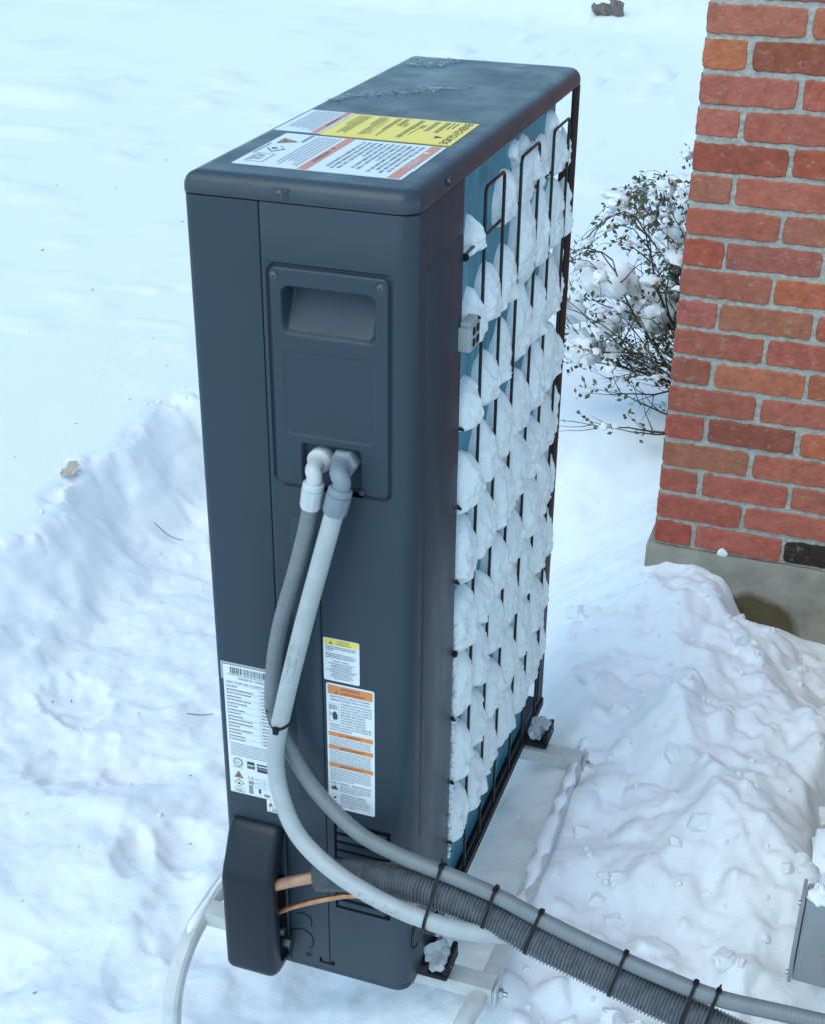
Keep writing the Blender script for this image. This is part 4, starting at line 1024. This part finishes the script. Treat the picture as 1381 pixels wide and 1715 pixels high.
longs = [brick_mesh(LONG, BH, s) for s in range(6)]; shorts = [brick_mesh(SHORT, BH, 20+s) for s in range(5)]
BC = [(.30, .105, .070), (.27, .088, .060), (.255, .085, .062), (.33, .115, .07), (.24, .10, .070), (.29, .10, .066), (.27, .08, .055)]
SPECIAL = {(17, 0): (.28, .11, .08), (16, 0): (.36, .125, .06), (16, 1): (.17, .055, .035), (15, 0): (.29, .10, .08), (14, 0): (.33, .115, .09), (14, 1): (.28, .09, .07), (13, 0): (.22, .058, .042), (13, 1): (.26, .065, .04),
           (12, 0): (.25, .11, .08), (12, 1): (.32, .11, .08), (11, 0): (.28, .09, .065), (11, 1): (.26, .11, .08), (10, 0): (.29, .07, .05), (10, 1): (.24, .09, .08), (9, 0): (.26, .10, .075), (9, 1): (.34, .10, .055), (8, 0): (.30, .10, .09), (8, 1): (.25, .11, .07),
           (7, 0): (.26, .085, .065), (7, 1): (.28, .085, .065), (6, 0): (.20, .075, .055), (6, 1): (.34, .125, .075), (5, 0): (.25, .085, .06), (5, 1): (.30, .10, .08), (4, 0): (.28, .07, .055), (4, 1): (.16, .055, .04), (4, 2): (.35, .11, .06),
           (3, 0): (.25, .115, .075), (3, 1): (.30, .10, .07), (2, 0): (.27, .08, .06), (2, 1): (.31, .09, .07), (1, 0): (.29, .075, .06), (1, 1): (.32, .10, .08), (0, 0): (.28, .055, .042), (0, 1): (.34, .10, .08), (0, 2): (.03, .022, .018)}
rb = random.Random(5); ncourse = 21
for c in range(ncourse):
    zc = ZB+PITCH*c+BH/2; x = XW0; short_first = (c % 2 == 0); k = 0
    while x < XM-.02:
        w = SHORT if (k == 0 and short_first) else LONG
        if x+w > XM: w_ = XM-x-.002
        else: w_ = w
        me = rb.choice(shorts if w == SHORT else longs); o = bpy.data.objects.new('brick', me); C.objects.link(o); o.parent = house
        xo = 0 if k == 0 else rb.uniform(-.003, .003)
        o.location = Vector((x+w_/2+xo, YW-.0015+rb.uniform(-.0015, .0015), zc+rb.uniform(-.0018, .0018)))-parent_world(house)
        o.scale = (w_/w*(1+(rb.uniform(-.02, .02) if k else 0)), 1, rb.uniform(.95, 1.03)); o.rotation_euler = (0, rb.uniform(-.008, .008), 0)
        mean = (.285, .090, .060); col = SPECIAL.get((c, k)) or tuple(v*rb.uniform(.85, 1.12) for v in rb.choice(BC)); col = tuple(.68*a+.32*b for a, b in zip(col, mean)) if col[0] > .1 else col; o.color = (col[0]*1.60, col[1]*1.50, col[2]*1.36, 1)
        x += w+J; k += 1
# bricks out of the photograph: the courses above, the return wall and the hidden side, joined
def brick_run(name, P0, D, N, length, c0, c1, seed):
    mb = MB(); rr_ = random.Random(seed); P0, D, N = Vector(P0), Vector(D), Vector(N)
    for c in range(c0, c1):
        s = 0; k = 0
        while s < length-.05:
            w = SHORT if (k == 0 and c % 2 == 0) else LONG; w = min(w, length-s); z = ZB+PITCH*c
            a, b = P0+D*s, P0+D*(s+w); q = []
            for off, ins in ((-.02, 0), (.0015, 0), (.0040, .003)):
                for p, sg, zz in ((a, 1, z+ins), (b, -1, z+ins), (b, -1, z+BH-ins), (a, 1, z+BH-ins)): q.append(p+D*(sg*ins)+N*off+Vector((0, 0, zz)))
            mb.add(q, [[0, 1, 5, 4], [1, 2, 6, 5], [2, 3, 7, 6], [3, 0, 4, 7], [4, 5, 9, 8], [5, 6, 10, 9], [6, 7, 11, 10], [7, 4, 8, 11], [8, 9, 10, 11]], 0, False)
            s += w+J; k += 1
    o = mb.build(name, brick_m, house); o['kind'] = 'stuff'; o.color = (.27, .095, .065, 1); return o
brick_run('upper_bricks', (XW0, YW, 0), (1, 0, 0), (0, -1, 0), XM-XW0, ncourse, 38, 1)
brick_run('side_bricks', (XM+.01, YW, 0), (1, 0, 0), (0, -1, 0), 2.1, 0, 38, 2)
brick_run('far_side_bricks', (XW0+.002, YW+.012, 0), (0, 1, 0), (-1, 0, 0), 1.68, 0, 38, 3)
tag(lump((.611, 1.4905, .102), .011, 5, snow_soft, 'snow_dab', 2, .4, (1.2, .6, 1)), 'small dab of snow stuck where the bricks meet the concrete', 'snow')
# bare soil strip between the heap and the house
sg = np.meshgrid(np.arange(.80, 1.02, .01), np.arange(.55, 1.49, .01)); sz = -.245+.02*fbm(sg[0]*12, sg[1]*12, 91, 4)
tag(link('soil_strip', grid_mesh('soil_strip', sg[0], sg[1], sz+.0, soil)), kind='structure')

# ------------------------------------------------------------------ grey junction box on the house wall
jb = empty('junction_box', (.96, .25, .035), 'grey metal junction box on the house wall at the lower right edge', 'junction box')
mb = MB(); mb.box(.9165, XM-.0145, .205, .258, .037, .205, 0, .004); mb.build('body', box_grey, jb)
mb = MB(); mb.box(.9095, .9155, .2015, .2615, .034, .2085, 0, .002); mb.build('cover', box_grey, jb)
for z in (.046, .198):
    mb = MB(); mb.tube([(.9093, .212, z), (.9055, .212, z)], .0045, 10); mb.build('screw', steel, jb)
mb = MB(); mb.tube([(.985, .236, .2052), (.985, .236, .224)], .021, 18); mb.build('hub', fit_grey, jb)
cpipe = MB(); cpipe.tube(smooth_path([(.985, .236, .2242), (.985, .236, .265), (.992, .236, .29), (1.02, .236, .30), (1.3, .236, .30)], .008, 3), .0165, 18); tag(cpipe.build('feed_pipe', fit_grey), 'short grey pipe rising from the junction box and bending over the porch base', 'pipe')
tag(lump((.938, .234, .208), .019, 3, snow_soft, 'snow_heap', 3, .35, (1.1, 1.2, .6)), 'small cap of snow on top of the grey junction box', 'snow cap')
tag(lump((.968, .50, .06), .055, 9, snow_soft, 'snow_lump', 3, .45, (.9, 1.2, .8)), 'round lump of snow behind the grey junction box by the right edge', 'snow lump')

# ------------------------------------------------------------------ snow-laden shrub behind the wall corner
shrub = empty('evergreen_shrub', (.47, 2.45, ground_z(.47, 2.45)), 'evergreen shrub bent under snow beside the brick corner', 'shrub')
rs_ = random.Random(17); tips = []; stems = MB()
def branch(p, d, L_, r, lvl):
    pts = [p]; q = p.copy(); dd = d.copy(); n = max(4, int(L_/.035))
    for i in range(n):
        dd = (dd+Vector((rs_.gauss(0, .12), rs_.gauss(0, .12), rs_.gauss(.02, .10)))).normalized()
        if q.z > .44+1.12*max(q.x, -.05): dd = (dd+Vector((-.1, 0, -.55))).normalized()
        q = q+dd*(L_/n); pts.append(q.copy())
        if lvl < 2 and i > 0 and rs_.random() < (.75 if lvl == 0 else .6):
            sd2 = (dd+Vector((rs_.gauss(0, .6), rs_.gauss(0, .6), rs_.gauss(.12, .45)))).normalized()
            branch(q.copy(), sd2, L_*rs_.uniform(.25, .5), r*.55*(1-i/n*.4), lvl+1)
        if lvl >= 1 and i >= n*.35: tips.append((q.copy(), dd.copy(), lvl))
    stems.tube(pts, [r*(1-.75*i/(len(pts)-1)) for i in range(len(pts))], 5 if lvl else 7)
rootp = Vector((.47, 2.45, .055))
for i in range(10):
    a = rs_.uniform(.06, 1.05)
    d = Vector((-math.cos(a)*rs_.uniform(.75, 1), rs_.uniform(-.35, .35), math.sin(a)+.06)).normalized()
    branch(rootp+Vector((rs_.uniform(-.05, .08), rs_.uniform(-.12, .12), 0)), d, rs_.uniform(.42, .62) if a < .6 else rs_.uniform(.5, .72), rs_.uniform(.0045, .008), 0)
for i in range(5):
    branch(rootp+Vector((rs_.uniform(-.08, .05), rs_.uniform(-.1, .1), 0)), Vector((-rs_.uniform(.25, .5), rs_.uniform(-.2, .2), 1)).normalized(), rs_.uniform(.55, .8), .007, 0)
for i in range(3):
    branch(rootp+Vector((-.05, rs_.uniform(-.3, .1), .02)), Vector((-1, rs_.uniform(-.35, .1), rs_.uniform(-.05, .12))).normalized(), rs_.uniform(.25, .45), .004, 1)
stems.build('branches', bark, shrub)
lv = MB()
for p, d, lvl in tips:
    if rs_.random() < .50: continue
    for k in range(rs_.randint(2, 5)):
        a = Vector((rs_.gauss(0, 1), rs_.gauss(0, 1), rs_.gauss(.25, .8))).normalized(); a = (a+d*.6).normalized(); s = a.cross(Vector((rs_.gauss(0, 1), rs_.gauss(0, 1), rs_.gauss(0, 1)))).normalized()
        b = p+Vector((rs_.gauss(0, .012), rs_.gauss(0, .012), rs_.gauss(0, .010))); ln_, wd = rs_.uniform(.013, .026), rs_.uniform(.0040, .0072)
        up_ = a.cross(s)*.0014
        lv.add([b, b+a*ln_*.5+s*wd+up_, b+a*ln_, b+a*ln_*.5-s*wd+up_], [[0, 1, 2], [0, 2, 3]], 1 if rs_.random() < .14 else 0, False)
lf = lv.build('leaves', [leaf_m, tan_leaf], shrub); lf['kind'] = 'stuff'
# snow pads lying on the branches
def pad(c, sx, sz, seed): return lump(c, 1, seed, snow_soft, 'snow_pad', 4, .50, (sx*1.1, sx*1.05, sz))
for c, sx, sz, txt in (((.095, 2.40, .45), .066, .050, 'large rounded pad of snow on the left crown of the shrub'), ((.325, 2.46, .70), .070, .075, 'big snow pad high on the shrub against the brick corner'),
                       ((.225, 2.50, .35), .085, .055, 'broad snow pad in the shrub hollow between its two crowns'), ((.055, 2.36, .245), .060, .045, 'snow pad low on the front branches of the shrub'),
                       ((-.005, 2.40, .35), .055, .042, 'snow pad on the far left branches of the shrub'), ((.29, 2.44, .58), .05, .055, 'snow pad on the upper right branches of the shrub'), ((.125, 2.37, .325), .042, .034, 'snow pad in the middle of the shrub, under its left crown')):
    tag(pad(c, sx, sz, rs_.uniform(0, 50)), txt, 'snow pad', 'snow pads on the shrub')
dust = MB()
for i in range(210):
    p, d, lvl = rs_.choice(tips); s = rs_.uniform(.008, .018)*(1.9 if rs_.random() < .30 else 1); bm = bmesh.new(); bmesh.ops.create_icosphere(bm, subdivisions=2, radius=s)
    k1 = rs_.uniform(0, 50); e1, e2 = rs_.uniform(.8, 2.0), rs_.uniform(.8, 1.5)
    for v in bm.verts: v.co = Vector((v.co.x*e1, v.co.y*e2, v.co.z*.62))*(1+.55*float(vnoise(v.co.x/s*1.5+k1, v.co.y/s*1.5+v.co.z/s, 7)))
    dust.bm(bm, 0, True, Matrix.Translation(p+Vector((0, 0, s*.35))))
tag(dust.build('shrub_snow', snow_soft), 'small bits of snow scattered over the shrub twigs', 'snow', kind='stuff')

# ------------------------------------------------------------------ loose things on the snow
clods = MB(); rk = random.Random(31)
for i in range(120):
    k = rk.random()
    if k < .72: x, y = rk.uniform(.45, .95), rk.uniform(-.05, 1.4)
    elif k < .84: x, y = rk.uniform(-1.25, .5), rk.uniform(-.5, 2.1)
    else: x, y = -1.33+rk.gauss(0, .08), rk.uniform(.5, 2.4)
    s = rk.uniform(.003, .008)*(1.6 if rk.random() < .12 else 1); bm = bmesh.new(); bmesh.ops.create_icosphere(bm, subdivisions=2, radius=s); k1 = rk.uniform(0, 50)
    for v in bm.verts: v.co = v.co*(1+.5*float(vnoise(v.co.x/s*1.4+k1, v.co.y/s*1.4+v.co.z/s, 7)))
    clods.bm(bm, 0, True, Matrix.Translation((x, y, ground_z(x, y)+s*.15)))
for i in range(44):
    x, y = (rk.uniform(.46, .95), rk.uniform(0, 1.4)) if i < 36 else (rk.uniform(.2, .45), rk.uniform(.95, 1.5))
    s = rk.uniform(.012, .030); k1 = rk.uniform(0, 50); bm = bmesh.new(); bmesh.ops.create_icosphere(bm, subdivisions=3, radius=s); rot = Matrix.Rotation(rk.uniform(0, 3), 3, Vector((rk.random(), rk.random(), rk.random()+.1)))
    for v in bm.verts:
        q = rot @ v.co; c = Vector((max(-.62*s, min(.62*s, q.x)), max(-.75*s, min(.75*s, q.y)), max(-.5*s, min(.5*s, q.z))))
        v.co = (rot.transposed() @ q.lerp(c, .75))*(1+.28*float(vnoise(v.co.x/s*1.5+k1, v.co.y/s*1.5+v.co.z/s, 7))+.12*float(vnoise(v.co.x/s*5+k1, v.co.y/s*5+v.co.z/s*4, 9)))
    clods.bm(bm, 0, True, Matrix.Translation((x, y, ground_z(x, y)-s*.15)))
tag(clods.build('snow_clods', snow), 'small loose clods of snow scattered over the shovelled ground', 'snow clods', kind='stuff')
def twig(pts, r, label):
    mb = MB(); q = [(x, y, ground_z(x, y)+.004) for x, y in pts]; mb.tube(spline(q, .02), r, 6); tag(mb.build('twig', twig_m), label, 'twig')
twig([(-1.133, 1.761), (-1.09, 1.77), (-1.044, 1.769)], .0011, 'thin twig lying on the snow below the cut bank')
twig([(-.597, .935), (-.57, .955), (-.543, .97)], .0010, 'short twig on the snow left of the rating plate')
dl = MB(); zz = ground_z(-1.32, 1.61); V = []
for j in range(4):
    for i in range(6): V.append((-1.335+.008*i, 1.585+.022*j*(1-.1*abs(i-2.5)), zz+.012+.009*float(vnoise(i*.9, j*.9, 5))+.006*j))
dl.add(V, [[j*6+i, j*6+i+1, (j+1)*6+i+1, (j+1)*6+i] for j in range(3) for i in range(5)]); tag(dl.build('dead_leaf', deadleaf), 'pale brown dead leaf stuck in the edge of the snow bank', 'leaf')
deb = MB()
for i in range(70):
    if rk.random() < .6: x, y = rk.uniform(-1.25, -.15), rk.uniform(-.4, 1.9)
    else: x, y = rk.uniform(-3.2, -1.4), rk.uniform(1.6, 7)
    a = rk.uniform(0, 6.28); l = rk.uniform(.003, .009)*(1.8 if y > 3 else 1); z = ground_z(x, y)+.002
    deb.tube([(x, y, z), (x+l*math.cos(a), y+l*math.sin(a), z+.002)], rk.uniform(.0006, .0013)*(1.8 if y > 3 else 1), 5)
tag(deb.build('plant_debris', twig_m), 'tiny dark specks of plant debris scattered on the snow', 'debris', kind='stuff')
rx, ry = -1.605, 10.47; rz_ = ground_z(rx, ry)
o = lump((rx, ry, rz_+.01), .11, 12, rock_m, 'rock', 3, .4, (1.1, .8, .7)); tag(o, 'small brown rock showing through the snow at the top of the picture', 'rock')
tag(lump((rx-.03, ry-.02, rz_+.075), .085, 15, snow_soft, 'snow_heap', 3, .35, (1.1, .8, .5)), 'cap of snow on the small rock at the top of the picture', 'snow cap')
